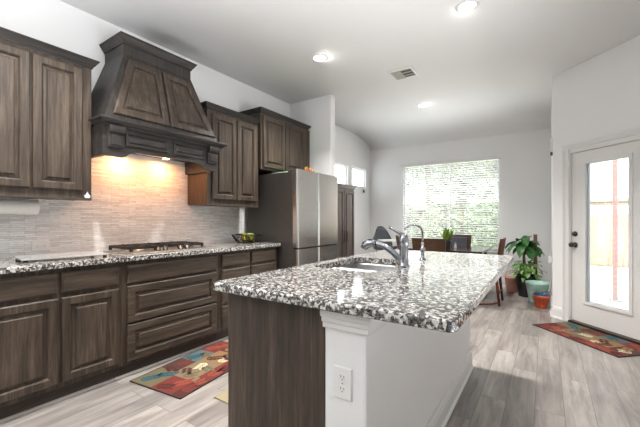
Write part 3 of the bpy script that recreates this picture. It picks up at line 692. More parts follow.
# island countertop with the sink cutout
SX0, SX1, SY0, SY1 = 2.075, 2.475, 1.60, 2.20
def rrect(x0, x1, y0, y1, r, n=5):
    out = []
    for cx, cy, a0 in ((x1-r, y0+r, -PI/2), (x1-r, y1-r, 0), (x0+r, y1-r, PI/2), (x0+r, y0+r, PI)):
        out += [(cx+r*math.cos(a0+PI/2*k/n), cy+r*math.sin(a0+PI/2*k/n)) for k in range(n+1)]
    return out
O_ = rrect(ILX0, ILX1, ILY0, ILY1, .03); I_ = rrect(SX0, SX1, SY0, SY1, .04)
def off(poly, d): return inset(poly, d)
mb = MB(); loops = [(off(O_, .0), .882), (off(O_, 0), .908), (off(O_, .003), .912), (off(O_, .008), .914), (I_, .914), (I_, .878), (off(O_, .004), .878), (off(O_, 0), .882)]
mb.rings((0, 0, 0), X, Y, Z, loops, False)
single('island_countertop', mb, M['granite'], 'speckled granite countertop with the sink cut into it, topping the island', 'countertop', (2.51, 1.96, .878)).data.update()
# sink
sk = root('kitchen_sink', 'undermount stainless double sink in the island', 'sink', (2.275, 1.9, .66))
def basin(y0, y1, zb):
    P = rrect(SX0-.004, SX1+.004, y0, y1, .05); mb = MB()
    mb.rings((0, 0, 0), X, Y, Z, [(off(P, -.012), .876), (P, .876), (off(P, .004), .86), (off(P, .012), zb+.03), (off(P, .035), zb), (off(P, .12), zb-.004)], True)
    for f in mb.bm.faces: f.smooth = True
    b = part('basin', mb, M['sink'], sk)
    cx, cy = (SX0+SX1)/2, (y0+y1)/2
    part('drain', MB().lathe([(.042, zb-.003), (.045, zb+.002), (.034, zb+.003), (.030, zb-.001)], (cx, cy, 0), 22), M['chrome'], b)
basin(SY0-.004, 1.885, .68); basin(1.915, SY1+.004, .68)
part('divider', MB().box(SX0-.002, SX1+.002, 1.873, 1.927, .80, .868, .010), M['sink'], sk)
# main faucet
fx, fy_ = 2.53, 1.90
fa = root('kitchen_faucet', 'chrome pull-out kitchen faucet with a lever beside the sink', 'faucet', (fx, fy_, .914))
part('body', MB().lathe([(.034, .9145), (.034, .922), (.028, .930), (.026, .96), (.026, 1.03), (.029, 1.04), (.029, 1.07), (.026, 1.088), (.018, 1.104), (.004, 1.11)], (fx, fy_, 0), 28), M['chrome'], fa)
part('spout', MB().tube([(fx-.004, fy_, .935), (fx-.035, fy_-.002, .965), (fx-.07, fy_-.005, .998), (fx-.11, fy_-.010, 1.025), (fx-.15, fy_-.015, 1.040), (fx-.175, fy_-.018, 1.044)], [.019, .019, .018, .017, .017, .018], 16), M['chrome'], fa)
sp = part('spray_head', MB().tube([(fx-.17, fy_-.018, 1.044), (fx-.19, fy_-.02, 1.045), (fx-.215, fy_-.023, 1.042), (fx-.235, fy_-.026, 1.032), (fx-.246, fy_-.028, 1.012)], [.019, .023, .026, .026, .021], 16), M['chrome'], fa)
part('spray_button', MB().box(fx-.22, fx-.19, fy_-.032, fy_-.014, 1.062, 1.070, .003), M['dark'], sp)
part('lever', MB().tube([(fx, fy_, 1.092), (fx-.025, fy_-.004, 1.112), (fx-.055, fy_-.008, 1.128), (fx-.085, fy_-.012, 1.146)], [.014, .011, .008, .009], 12), M['chrome'], fa)
# filtered water tap
gx, gy = 2.515, 2.31
wf = root('water_tap', 'slim chrome gooseneck drinking water tap behind the main faucet', 'faucet', (gx, gy, .914))
part('body', MB().lathe([(.022, .9145), (.022, .920), (.013, .926), (.013, .965), (.018, .972), (.018, .992), (.011, 1.0), (.009, 1.02)], (gx, gy, 0), 22), M['chrome'], wf)
R = .064; arc = [(gx+(-R+R*math.cos(a))*.83, gy+(-R+R*math.cos(a))*.56, 1.10+R*.8*math.sin(a)) for a in [PI*k/16 for k in range(15)]]
part('gooseneck', MB().tube([(gx, gy, 1.01), (gx, gy, 1.06)]+arc, .0066, 12), M['chrome'], wf)
part('lever', MB().tube([(gx, gy-.012, .982), (gx+.004, gy-.04, .988), (gx+.006, gy-.06, .992)], [.006, .005, .005], 8), M['chrome'], wf)
part('collar', MB().lathe([(.009, 1.0), (.010, 1.004), (.010, 1.028), (.0065, 1.034)], (gx, gy, 0), 16), M['brushed'], wf)

# ------------------------------------------------------------------ rugs
RUGM = {'red': plain('rug_red', srgb(109, 43, 34), .95, var=.2, scale=120, bmp=.4), 'maroon': plain('rug_maroon', srgb(75, 30, 26), .95, var=.2, scale=120, bmp=.4),
        'brown': plain('rug_brown', srgb(75, 46, 39), .95, var=.2, scale=120, bmp=.4), 'beige': plain('rug_beige', srgb(122, 104, 79), .95, var=.18, scale=120, bmp=.4),
        'olive': plain('rug_olive', srgb(100, 91, 66), .95, var=.2, scale=120, bmp=.4), 'teal': plain('rug_slate_teal', srgb(82, 95, 97), .95, var=.2, scale=120, bmp=.4),
        'dteal': plain('rug_deep_teal', srgb(36, 79, 88), .95, var=.2, scale=120, bmp=.4), 'cream': plain('rug_cream', srgb(192, 180, 147), .95, var=.1, scale=120, bmp=.4),
        'orange': plain('rug_orange', srgb(135, 64, 48), .95, var=.2, scale=120, bmp=.4), 'tan': plain('rug_tan', srgb(135, 100, 66), .95, var=.2, scale=120, bmp=.4)}
RK = list(RUGM)
PATCH = [(0, .25, 0, .2, 'olive'), (0, .2, .2, .4, 'red'), (0, .26, .4, .485, 'maroon'), (.25, .45, 0, .16, 'brown'), (.2, .5, .2, .37, 'beige'), (.25, .5, .16, .2, 'beige'), (.2, .26, .37, .4, 'beige'),
         (.45, .66, 0, .16, 'teal'), (.5, .72, .16, .37, 'tan'), (.26, .9, .37, .485, 'red'), (.66, .9, 0, .16, 'red'), (.72, .9, .16, .37, 'brown')]
SPRAY = [(.07, .07, .5, 'dteal', 9), (.17, .12, .9, 'dteal', 9), (.05, .26, 1.2, 'maroon', 8), (.13, .33, .5, 'orange', 9), (.10, .445, .1, 'red', 7), (.21, .44, .3, 'orange', 6), (.31, .21, 2.4, 'brown', 7), (.25, .29, .6, 'olive', 7), (.40, .32, 1.9, 'olive', 7),
         (.50, .06, .5, 'dteal', 9), (.60, .11, 2.2, 'olive', 8), (.43, .25, 2.9, 'cream', 8), (.56, .22, .8, 'brown', 9), (.66, .30, 2.2, 'brown', 9), (.57, .33, .3, 'cream', 5),
         (.35, .43, .15, 'orange', 9), (.48, .44, 2.9, 'maroon', 8), (.60, .42, .2, 'orange', 9), (.74, .44, .1, 'orange', 9), (.84, .43, .4, 'maroon', 6), (.72, .06, .4, 'orange', 9), (.82, .10, 1.0, 'orange', 8), (.78, .22, 1.2, 'tan', 9), (.83, .31, 2.4, 'cream', 6), (.27, .08, 2.0, 'maroon', 7), (.38, .09, .4, 'red', 7)]
def rug(label, loc, rz):
    r = root('patchwork_rug', label, 'rug', loc, rz)
    mb = MB()
    z0, z1 = .001, .009
    mb.mi = RK.index('brown'); mb.box(0, .90, 0, .485, z0, z1-.002)
    for a, b, c, d, k in PATCH: mb.mi = RK.index(k); mb.faces([(a, c, z1), (b, c, z1), (b, d, z1), (a, d, z1)], [(0, 1, 2, 3)])
    for u, v, an, k, n in SPRAY:
        mb.mi = RK.index(k)
        for i in range(n):
            side = 1 if i % 2 else -1; s = (i//2)*.028-.04
            bx, by = u+s*math.cos(an), v+s*math.sin(an); q = an+side*.75; L_ = .058
            pts = []
            for t_, w_ in ((0, 0), (.3, .011), (.6, .012), (1, 0)): pts.append((t_*L_, w_))
            ol = [(x, y) for x, y in pts]+[(x, -y) for x, y in reversed(pts[1:-1])]
            ol = [(min(.894, max(.006, bx+x*math.cos(q)-y*math.sin(q))), min(.479, max(.006, by+x*math.sin(q)+y*math.cos(q))), z1+.0008) for x, y in ol]
            mb.faces(ol, [tuple(range(len(ol)))])
    part('pile', mb, [RUGM[k] for k in RK], r, world=False)
    ed = MB(); t = .008
    for a, b, c, d in ((-t, .90+t, -t, 0), (-t, .90+t, .485, .485+t), (-t, 0, 0, .485), (.90, .90+t, 0, .485)): ed.box(a, b, c, d, .001, .010, .002)
    part('bound_edge', ed, plain('rug_binding', srgb(58, 42, 36), .9), r, 'dark bound edge', world=False)
    return r
# local x runs along the rug, local y towards the room
r_ = rug('red, brown and beige leaf patchwork rug in front of the cooktop cabinets', (.70, 1.262, 0), math.radians(97))
for ch in r_.children:                      # mirror so that the sides face as in the kitchen
    ch.data.transform(Matrix.Scale(-1.06, 4, (0, 1, 0))); ch.data.flip_normals()
r_ = rug('red, brown and beige leaf patchwork rug at the glazed patio door', (3.105, 4.475, 0), math.radians(-45.5))
for ch in r_.children: ch.data.transform(Matrix.Translation((0, .485, 0)) @ Matrix.Scale(-1, 4, (0, 1, 0))); ch.data.flip_normals()
mt = MB(); mt.box(1.385, 1.86, 1.455, 2.25, .001, .010, .004)
single('floor_mat', mt, plain('woven_beige_mat', srgb(150, 138, 112), .95, var=.2, scale=160, bmp=.4), 'plain beige mat on the floor along the island cabinets', 'mat', (1.62, 1.85, .001))

# ------------------------------------------------------------------ breakfast nook
tb = root('dining_table', 'dark espresso dining table in the nook under the window', 'table', (1.98, 5.5, 0))
part('tabletop', MB().box(1.45, 2.50, 5.00, 6.00, .718, .750, .006), M['tablewood'], tb)
part('apron', MB().box(1.53, 2.42, 5.08, 5.10, .63, .718).box(1.53, 2.42, 5.90, 5.92, .63, .718).box(1.53, 1.55, 5.10, 5.90, .63, .718).box(2.40, 2.42, 5.10, 5.90, .63, .718), M['tablewood'], tb)
for x in (1.545, 2.405):
    for y in (5.095, 5.905): part('leg', MB().prism([(x-.035, y-.035), (x+.035, y-.035), (x+.035, y+.035), (x-.035, y+.035)], 'z', .001, .718, .006), M['tablewood'], tb)
def chair(label, loc, rz, m, pad=True):
    """front is local +y"""
    r = root('dining_chair', label, 'chair', loc, rz, None)
    part('seat', MB().box(-.22, .22, -.20, .22, .435, .47, .012), m, r, world=False)
    part('seat_cushion', MB().box(-.205, .205, -.18, .21, .47, .497, .012), M['pad'], r, world=False)
    lean = lambda z: -.20-.16*max(0, z-.45)**1.0*.9
    for s in (-1, 1):
        part('leg', MB().tube([(s*.195, .19, .437), (s*.20, .20, .001)], [.021, .016], 10), m, r, world=False)
        part('leg', MB().tube([(s*.195, lean(.69), .70), (s*.19, -.205, .46), (s*.195, -.20, .35), (s*.205, -.235, .001)], [.018, .021, .021, .016], 10), m, r, world=False)
    mb = MB(); A = []; n = 10
    for zi, wd in ((.68, .215), (.80, .228), (.925, .236)):
        A.append([(wd*(2*k/n-1), lean(zi)-.028*(1-(2*k/n-1)**2), zi) for k in range(n+1)])
    vs = []; 
    for off_ in (0, .022): vs += [(x, y+off_, z) for row in A for x, y, z in row]
    q = n+1; fs = []
    for l in range(2):
        for i in range(2):
            fs += [(l*3*q+i*q+k, l*3*q+i*q+k+1, l*3*q+(i+1)*q+k+1, l*3*q+(i+1)*q+k) for k in range(n)]
    for i in range(2): fs += [(i*q, (i+1)*q, 3*q+(i+1)*q, 3*q+i*q), (i*q+n, (i+1)*q+n, 3*q+(i+1)*q+n, 3*q+i*q+n)]
    fs += [(k, k+1, 3*q+k+1, 3*q+k) for k in range(n)]+[(2*q+k, 2*q+k+1, 5*q+k+1, 5*q+k) for k in range(n)]
    mb.faces(vs, fs, False); b = part('backrest', mb, m, r, world=False)
    pd = MB(); vs = []
    for zi, wd in ((.70, .17), (.79, .178), (.882, .184)):
        vs += [(wd*(2*k/n-1), lean(zi)-.028*(1-(wd/.228*(2*k/n-1))**2)+.023, zi) for k in range(n+1)]
    for zi, wd in ((.71, .16), (.79, .168), (.872, .174)):
        vs += [(wd*(2*k/n-1), lean(zi)-.028*(1-(wd/.228*(2*k/n-1))**2)+.042, zi) for k in range(n+1)]
    pd.faces(vs, fs, False); part('back_pad', pd, M['pad'], b, 'grey padded back', world=False)
    part('stretcher', MB().tube([(-.198, .196, .16), (0, .215, .165), (.198, .196, .16)], .010, 8).tube([(-.198, -.22, .16), (.198, -.22, .16)], .010, 8), m, r, world=False)
    return r
ca = chair('walnut dining chair with its wooden back to the kitchen island', (1.855, 4.99, 0), 0, M['chairwood'])
dup(ca, (1.925, 5.985, 0), PI, 'walnut dining chair whose grey padded back shows, on the window side of the table')
dup(ca, (1.42, 5.43, 0), math.radians(-70), 'walnut dining chair seen edge-on behind the faucet, beside the high chair')
cb = chair('reddish mahogany dining chair at the table end nearest the potted plants', (2.455, 5.385, 0), PI/2, M['redwood'])
part('floor_rail', MB().tube([(-.205, -.235, .05), (-.27, -.14, .03), (-.31, 0, .02), (-.27, .13, .03), (-.20, .20, .05)], .014, 8), M['redwood'], cb, world=False)
# high chair
hc = root('high_chair', 'grey moulded high chair with white tray by the nook wall', 'high chair', (.70, 5.95, 0), math.radians(-132))
mb = MB(); n, mrows = 14, 10; G = []
for j in range(mrows+1):
    v = j/mrows; row = []
    for k in range(n+1):
        u = 2*k/n-1
        if v < .4: y = .17-.34*(v/.4); z = .60+.03*u*u
        else: q_ = (v-.4)/.6; y = -.17-.07*q_; z = .60+.46*q_-.11*(abs(u)**2.5)*q_
        wd = .18+.02*math.sin(PI*v)-.05*max(0, v-.75)/.25
        row.append((wd*u, y+.07*u*u*(1 if v > .3 else v/.3), z+(.06*u*u if v < .4 else .06*u*u*(1-(v-.4)/.6))))
    G.append(row)
vs = [p for r in G for p in r]+[(p[0], p[1]-.015, p[2]-.015) for r in G for p in r]; q = n+1; T = q*(mrows+1)
fs = [(j*q+k, j*q+k+1, (j+1)*q+k+1, (j+1)*q+k) for j in range(mrows) for k in range(n)]; fs += [tuple(i+T for i in f) for f in fs]
bd = [k for k in range(q)]+[j*q+n for j in range(1, mrows+1)]+[mrows*q+k for k in range(n-1, -1, -1)]+[j*q for j in range(mrows-1, 0, -1)]
fs += [(bd[i], bd[(i+1) % len(bd)], bd[(i+1) % len(bd)]+T, bd[i]+T) for i in range(len(bd))]
mb.faces(vs, fs, True); part('seat_shell', mb, M['shell'], hc, world=False)
part('tray', MB().prism(rrect(-.21, .21, .06, .34, .07), 'z', .795, .82, .006), M['white'], hc, 'white tray', world=False)
part('tray_arm', MB().box(-.215, -.19, -.10, .12, .775, .80, .005), M['shell'], hc, world=False); part('tray_arm', MB().box(.19, .215, -.10, .12, .775, .80, .005), M['shell'], hc, world=False)
for sx in (-1, 1):
    part('leg', MB().tube([(sx*.13, .12, .60), (sx*.19, .21, .001)], [.016, .014], 10), M['shell'], hc, world=False)
    part('leg', MB().tube([(sx*.13, -.12, .60), (sx*.19, -.22, .001)], [.016, .014], 10), M['shell'], hc, world=False)
part('footrest', MB().box(-.19, .19, .17, .25, .26, .275, .004), M['shell'], hc, world=False)

# ------------------------------------------------------------------ plants
def leaf(mb, base, az, el, L, W, droop, fold=.25, n=8, twist=0):
    p = Vector(base); d = Vector((math.cos(az)*math.cos(el), math.sin(az)*math.cos(el), math.sin(el))); A, B, C = [], [], []
    for i in range(n+1):
        t = i/n; side = d.cross(Z); side = side.normalized() if side.length > 1e-3 else Vector((-math.sin(az), math.cos(az), 0))
        side = (Matrix.Rotation(twist, 3, d) @ side); up = side.cross(d)
        wv = W/2*(math.sin(PI*min(1, t*.92+.08))**.8)*(1 if t < .98 else 0)
        A.append(p+side*wv+up*wv*fold); B.append(p.copy()); C.append(p-side*wv+up*wv*fold)
        d = (d+Vector((0, 0, -droop/n))).normalized(); p = p+d*(L/n)
    mb.strip(A, B); mb.strip(B, C)
def pot(mb, c, r0, r1, h, t=.012, rim=.0):
    return mb.lathe([(.001, .002), (r0*.96, .002), (r0, .008), (r1, h-.03), (r1+rim, h-.026), (r1+rim, h), (r1-t, h), (r1-t, h-.04), (r0*.9, h-.05), (.001, h-.05)], (c[0], c[1], c[2] if len(c) > 2 else 0), 32, close=False)
def soil(c, r, z): return MB().lathe([(r, z-.004), (r*.8, z+.003), (.002, z+.006)], (c[0], c[1], 0), 20)
rnd = random.Random(4)
# large plant in the black pot
c = (2.975, 6.10)
bp_ = root('potted_plant', 'large leafy plant with coir pole in a tall black floor pot', 'plant', (c[0], c[1], 0))
part('pot', pot(MB(), c, .115, .16, .33, .012, .006), M['pot_black'], bp_, 'black pot'); part('soil', soil(c, .147, .285), M['soil'], bp_)
part('stem', MB().tube([(2.945, 6.11, .28), (2.94, 6.11, .5), (2.93, 6.10, .70), (2.935, 6.10, .84)], [.022, .020, .018, .014], 12), M['stem'], bp_)
part('coir_pole', MB().tube([(3.085, 6.115, .28), (3.085, 6.115, .96)], .026, 14), M['coir'], bp_, 'brown coir pole')
mb = MB()
for i in range(24):
    az = i*2.4+.3; el = [1.0, .55, .2][i % 3]+rnd.uniform(-.1, .1); L_ = rnd.uniform(.26, .36)
    if math.sin(az) > .5: L_ *= .85
    leaf(mb, (2.935, 6.10, .74+.10*rnd.random()), az, el, L_, rnd.uniform(.09, .125), rnd.uniform(1.5, 2.6), .25)
for i in range(6):
    leaf(mb, (3.085, 6.10, .72+.06*rnd.random()), rnd.uniform(-1.9, .3), rnd.uniform(.1, .6), .17, .075, 2.2, .2)
part('crown_foliage', mb, M['leaf'], bp_)
mb = MB()
for i in range(90):
    az = rnd.uniform(0, 2*PI); rr = .15*math.sqrt(rnd.random()); zz = .29+.25*rnd.random()
    if math.sin(az) > .6 and rr > .1: continue
    leaf(mb, (c[0]+rr*math.cos(az), c[1]+rr*math.sin(az), zz), az+rnd.uniform(-.6, .6), rnd.uniform(-.2, .9), rnd.uniform(.09, .15), rnd.uniform(.05, .07), rnd.uniform(.8, 2.2), .2, 6)
for az in (2.9, 3.3): leaf(mb, (c[0]-.1, c[1]-.02, .36), az, .25, .22, .06, 1.2, .2)
part('trailing_foliage', mb, M['leaf_pale'], bp_, 'paler variegated lower leaves')
# pink pot with a hoop handle
c = (2.75, 6.33)
pp = root('planter_basket', 'empty pink planter with hoop handle beside the black pot', 'planter', (c[0], c[1], 0))
part('pot', pot(MB(), c, .078, .098, .25, .009, .003), M['pot_pink'], pp); part('soil', soil(c, .088, .205), M['soil'], pp)
part('handle', MB().tube([(c[0]-.093*math.cos(PI*k/14), c[1], .235+.115*math.sin(PI*k/14)) for k in range(15)], .006, 8), M['pot_pink'], pp)
# pale teal pot
c = (3.115, 5.74)
tp = root('planter', 'wide pale teal glazed planter between the black and orange pots', 'planter', (c[0], c[1], 0))
part('pot', pot(MB(), c, .10, .142, .292, .011, .006), M['pot_teal'], tp); part('soil', soil(c, .13, .25), M['soil'], tp)
# orange terracotta pot
c = (3.165, 5.43)
op = root('potted_plant', 'small seedling in an orange terracotta pot with blue liner', 'plant', (c[0], c[1], 0))
part('pot', pot(MB(), c, .068, .095, .168, .008, .008), M['pot_terra'], op, 'orange terracotta pot')
part('liner', MB().lathe([(.083, .13), (.088, .185), (.080, .185), (.076, .13)], (c[0], c[1], 0), 28, close=False), M['pot_blue'], op, 'blue liner'); part('soil', soil(c, .080, .15), M['soil'], op)
mb = MB()
for i in range(9): leaf(mb, (c[0]+rnd.uniform(-.02, .02), c[1]+rnd.uniform(-.02, .02), .155+.045*rnd.random()), i*2.3, rnd.uniform(.4, 1.1), rnd.uniform(.06, .10), .028, 1.4, .2, 6)
part('foliage', mb, M['leaf'], op); part('stem', MB().tube([(c[0], c[1], .14), (c[0]+.004, c[1], .22)], .004, 6), M['stem'], op)
# snake plant on the table
c = (1.95, 5.36)
sn = root('potted_plant', 'small upright snake plant in a dark pot on the dining table', 'plant', (c[0], c[1], .75))
part('pot', pot(MB(), (c[0], c[1], .75), .055, .068, .125, .006), M['pot_black'], sn); part('soil', soil(c, .058, .85), M['soil'], sn)
mb = MB()
for i in range(11):
    az = i*2.4; el = 1.45-.09*(i % 6)
    leaf(mb, (c[0]+.02*math.cos(az), c[1]+.02*math.sin(az), .845), az, el, rnd.uniform(.17, .265), .052, .12, .35, 7, rnd.uniform(-.5, .5))
part('foliage', mb, M['leaf_snake'], sn)
sh = root('salt_shaker', 'small white shaker standing on the dining table by the snake plant', 'shaker', (2.06, 5.45, .75))
part('body', MB().lathe([(.020, .751), (.022, .756), (.018, .80), (.015, .815)], (2.06, 5.45, 0), 18), M['white'], sh)
part('cap', MB().lathe([(.016, .815), (.016, .826), (.008, .834)], (2.06, 5.45, 0), 18), M['chrome'], sh)

# ------------------------------------------------------------------ ceiling fixtures
dl = root('recessed_light', 'recessed ceiling downlight nearest the range hood and wall cabinets', 'ceiling light', (1.195, 3.0, HC), 0, None)
part('trim_ring', MB().lathe([(.062, -.001), (.064, -.010), (.070, -.012), (.088, -.006), (.092, -.001)], (0, 0, 0), 32, close=False), M['trim'], dl, world=False)
part('lens', MB().lathe([(.001, -.006), (.055, -.007), (.064, -.003), (.064, -.0015)], (0, 0, 0), 32, close=False), M['lamp'], dl, 'glowing lens', world=False)
l = bpy.data.lights.new('downlight', 'AREA'); l.shape = 'DISK'; l.size = .12; l.energy = 20; l.color = (1, .975, .94); l.spread = math.radians(112)
lo = bpy.data.objects.new('downlight', l); COL.objects.link(lo); lo.location = (0, 0, -.02); lo.parent = dl
dup(dl, (1.195, .75, HC), None, 'recessed ceiling downlight over the wall cabinet nearest the camera')
dup(dl, (2.685, 2.945, HC), None, 'recessed ceiling downlight straight above the island countertop')
dup(dl, (1.655, 5.13, HC), None, 'recessed ceiling downlight over the breakfast nook, beyond the air vent')
vt = root('ceiling_vent', 'white louvred air vent in the ceiling between the recessed lights', 'vent', (1.80, 3.885, HC))
P = rect(-.15, .15, -.145, .145)
part('frame', MB().rings((0, 0, 0), X, Y, -Z, [(P, .001), (P, .006), (inset(P, .004), .009), (inset(P, .028), .009), (inset(P, .032), .002)], False), M['trim'], vt, world=False)
part('duct_opening', MB().box(-.12, .12, -.115, .115, -.0022, -.0012), plain('vent_shadow_grey', srgb(60, 57, 50), .9), vt, world=False)
lv = MB()
for q in range(9):
    y = -.105+.026*q
    lv.prism([(y, -.002), (y+.012, -.011), (y+.0135, -.010), (y+.0015, -.001)], 'x', -.12, -.002 if q % 3 else .12)
for q in range(4):
    x = .018+.026*q; lv.prism([(x, -.002), (x+.010, -.011), (x+.0115, -.010), (x+.0015, -.001)], 'y', -.115, .115)
part('louvre', lv, plain('louvre_grey', srgb(196, 192, 182), .5), vt, world=False)

# ------------------------------------------------------------------ small wall fixtures
th = root('thermostat', 'small dark sensor on the nook wall below the high window', 'thermostat', (0, 6.42, 1.79))
part('back_plate', MB().box(.0005, .010, 6.375, 6.465, 1.745, 1.835, .003), M['white'], th); part('dial', MB().lathe([(.036, .010), (.036, .022), (.030, .026)], (0, 6.42, 1.79), 24, 'x'), M['shell'], th)
cm_ = root('door_chime_sensor', 'slim white sensor with dark tip high on the wall edge by the glazed door', 'sensor', (XR, 5.06, 2.1))
part('housing', MB().box(XR-.022, XR-.0005, 5.045, 5.075, 2.03, 2.20, .004), M['white'], cm_); part('magnet_tip', MB().box(XR-.026, XR-.0005, 5.045, 5.075, 1.985, 2.028, .003), M['shell'], cm_)
o_ = outlet('white outlet with plugged-in adapter on the wall beside the potted plants', (XR-.0005, 5.28, .62), -PI/2, .072, (0,))
pg = root('plug_in_adapter', 'white plug-in air freshener in the outlet beside the potted plants', 'air freshener', (XR-.01, 5.28, .66))
part('plug_body', MB().box(XR-.045, XR-.0085, 5.25, 5.31, .625, .69, .008), M['white'], pg); part('vent_cap', MB().lathe([(.020, .69), (.018, .706), (.010, .712)], (XR-.028, 5.28, 0), 16), M['white'], pg)

# ------------------------------------------------------------------ outdoors
gm, gnt, gb_ = mat('concrete_patio'); gb_.inputs['Roughness'].default_value = .85
gnt.links.new(ramp(gnt, noise(gnt, coords(gnt, (1, 1, 1), False), 3, 6), [(.3, srgb(205, 200, 194)), (.7, srgb(226, 222, 216))]), gb_.inputs['Base Color'])
struct('patio', MB().prism([(-.2, 6.93), (3.45, 6.93), (3.47, 5.12), (5.02, 3.56), (9, 3.56), (9, 11.6), (2.6, 11.6), (2.4, 9.9), (-8, 9.9), (-8, 6.93)], 'z', -.2, -.06), gm)
lm = plain('lawn_turf', srgb(120, 140, 84), .95, var=.35, scale=18)
struct('lawn', MB().prism([(-20, 9.9), (2.4, 9.9), (2.6, 11.6), (24, 11.6), (24, 40), (-20, 40)], 'z', -.2, -.07), lm)
fw = wood('fence_cedar', srgb(146, 112, 98), srgb(166, 132, 116), srgb(184, 152, 138), (9, 9, .8), .85, .15)
fn = root('wooden_fence', 'reddish wooden board fence across the yard behind the house', 'fence', (1, 11.8, -.07))
bd_ = MB(); x = -9.0
while x < 10:
    bd_.box(x, x+.138, 11.79, 11.81, -.05, 1.32+.012*math.sin(x*7)); x += .145
part('board_panel', bd_, fw, fn)
for z in (.2, 1.0): part('rail', MB().box(-9, 10, 11.81, 11.85, z, z+.09), fw, fn)
for k in range(9): part('post', MB().box(-9+2.35*k, -8.91+2.35*k, 11.85, 11.94, -.06, 1.37), fw, fn)
brm, bnt, bb_ = mat('pale_brick'); bb_.inputs['Roughness'].default_value = .9
tc = bnt.nodes.new('ShaderNodeTexCoord'); s_ = N(bnt, 'ShaderNodeSeparateXYZ'); cb_ = N(bnt, 'ShaderNodeCombineXYZ'); bnt.links.new(tc.outputs['Object'], s_.inputs[0]); bnt.links.new(s_.outputs[0], cb_.inputs[0]); bnt.links.new(s_.outputs[2], cb_.inputs[1])
br = N(bnt, 'ShaderNodeTexBrick'); br.inputs['Scale'].default_value = 1; br.inputs['Brick Width'].default_value = .22; br.inputs['Row Height'].default_value = .075; br.inputs['Mortar Size'].default_value = .006
br.inputs['Color1'].default_value = srgb(186, 158, 142); br.inputs['Color2'].default_value = srgb(202, 178, 164); br.inputs['Mortar'].default_value = srgb(236, 232, 226)
bnt.links.new(cb_.outputs[0], br.inputs['Vector']); bnt.links.new(br.outputs['Color'], bb_.inputs['Base Color'])
rf = plain('roof_shingle', srgb(150, 142, 136), .9, var=.2, scale=12)
hs = root('brick_house', 'pale brick house beyond the fence seen through the glazed door', 'house', (7, 16, -.07))
part('wall', MB().box(3.6, 11, 15, 20, -.07, 4.6), brm, hs); part('roof', MB().prism([(14.4, 4.5), (20.6, 4.5), (17.5, 6.6)], 'x', 3.2, 11.4), rf, hs)
wn_ = part('window', MB().box(4.2, 5.5, 14.95, 15.0, 1.9, 3.3), M['trim'], hs); part('ledge', MB().box(4.1, 5.6, 14.90, 15.0, 1.80, 1.9), rf, hs)
part('pane', MB().box(4.3, 5.4, 14.93, 14.95, 2.0, 3.2), plain('house_window_glass', srgb(186, 196, 204), .1), wn_)
gs = root('garden_shed', 'grey sided shed with sloping roof beyond the fence, seen through the blind', 'shed', (-3, 14.5, -.07))
part('wall', MB().prism([(-6, -.07), (-1.55, -.07), (-1.55, 1.6), (-2.5, 2.35), (-6, 2.35)], 'y', 13.4, 17), plain('grey_siding', srgb(150, 152, 154), .8, var=.08), gs)
part('roof', MB().prism([(-1.35, 1.52), (-1.35, 1.60), (-2.45, 2.46), (-6.2, 2.46), (-6.2, 2.36), (-2.5, 2.36)], 'y', 13.2, 17.2), rf, gs)
pst = root('patio_post', 'square reddish post on the patio outside the glazed door', 'post', (4.10, 6.79, -.06))
part('shaft', MB().box(4.072, 4.128, 6.762, 6.818, -.06, HC-.01, .006), plain('post_paint', srgb(168, 128, 122), .7), pst); part('foot_plate', MB().box(4.03, 4.17, 6.72, 6.86, -.0595, -.03, .004), M['brushed'], pst)
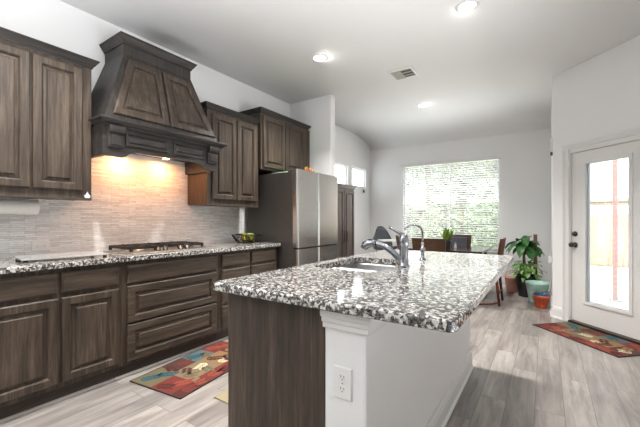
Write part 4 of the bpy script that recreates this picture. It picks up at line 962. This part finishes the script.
def tree(label, x, y, h, r, m, n, seed):
    t = root('tree', label, 'tree', (x, y, -.07), 0, 'trees beyond the fence'); q = random.Random(seed)
    tr_ = MB().tube([(x, y, -.08), (x+.05, y, h*.3), (x-.05, y+.05, h*.62), (x, y, h*.85)], [.16, .13, .09, .03], 10)
    for k in range(6):
        a = k*1.1+seed; z = h*(.36+.07*k); tr_.tube([(x, y, z), (x+r*.35*math.cos(a), y+r*.35*math.sin(a), z+.35), (x+r*.75*math.cos(a), y+r*.75*math.sin(a), z+.8)], [.05, .035, .012], 6)
    part('trunk', tr_, M['stem'], t)
    mb = MB(); cl = [(q.uniform(-.7, .7)*r, q.uniform(-.7, .7)*r, h*.60+q.uniform(-.42, .36)*h, q.uniform(.35, .6)*r) for _ in range(18)]
    for i in range(n):
        cx, cy, cz, cr = cl[i % len(cl)]; a = q.uniform(0, 2*PI); b = math.asin(q.uniform(-1, 1)); rr = cr*(.65+.4*q.random())
        p = Vector((x+cx+rr*math.cos(a)*math.cos(b), y+cy+rr*math.sin(a)*math.cos(b), cz+rr*.8*math.sin(b)))
        e = Euler((q.uniform(0, 6), q.uniform(0, 6), q.uniform(0, 6))).to_matrix(); s = q.uniform(.07, .13)
        mb.faces([p+e @ Vector(v)*s for v in ((-1, 0, 0), (0, -.5, .1), (1, 0, 0), (0, .5, .1))], [(0, 1, 2, 3)])
    part('crown', mb, m, t)
TG = [plain('tree_leaf_pale', srgb(148, 158, 134), .7, var=.3, scale=3), plain('tree_leaf_mid', srgb(132, 148, 118), .7, var=.3, scale=3), plain('tree_leaf_grey', srgb(156, 162, 148), .7, var=.25, scale=3)]
tree('pale green tree just beyond the fence, behind the middle of the slatted blind', .3, 14.6, 6.2, 1.42, TG[0], 7000, 1)
tree('tall mid green tree rising just behind the grey sided shed', -2.75, 20.4, 8.4, 2.2, TG[1], 7000, 2)
tree('grey green tree far behind the other trees, in the middle of the window', .8, 26, 9.5, 2.3, TG[2], 5000, 3)
def shrub(label, x, y, h, r, m, seed):
    t = root('shrub', label, 'shrub', (x, y, -.07), 0, 'shrubs along the fence'); q = random.Random(seed); mb = MB()
    part('stem', MB().tube([(x, y, -.08), (x+.03, y, h*.5), (x, y, h*.8)], [.04, .03, .01], 8), M['stem'], t)
    for i in range(1900):
        a = q.uniform(0, 2*PI); b = math.asin(q.uniform(-1, 1)); rr = (.5+.5*q.random()**.5)
        p = Vector((x+rr*r*math.cos(a)*math.cos(b), y+rr*r*math.sin(a)*math.cos(b), h*.52+rr*h*.5*math.sin(b)))
        e = Euler((q.uniform(0, 6), q.uniform(0, 6), q.uniform(0, 6))).to_matrix(); k = q.uniform(.05, .09)
        mb.faces([p+e @ Vector(v)*k for v in ((-1, 0, 0), (0, -.5, .1), (1, 0, 0), (0, .5, .1))], [(0, 1, 2, 3)])
    part('foliage', mb, m, t)
shrub('broad pale shrub before the fence, behind the snake plant in the window', .45, 11.1, 2.0, .62, TG[0], 11)
shrub('grey green shrub before the fence, nearest the shed', -.82, 11.1, 1.75, .6, TG[2], 12)
shrub('mid green shrub before the fence, nearest the window edge by the potted plants', 1.7, 11.1, 1.8, .6, TG[1], 13)
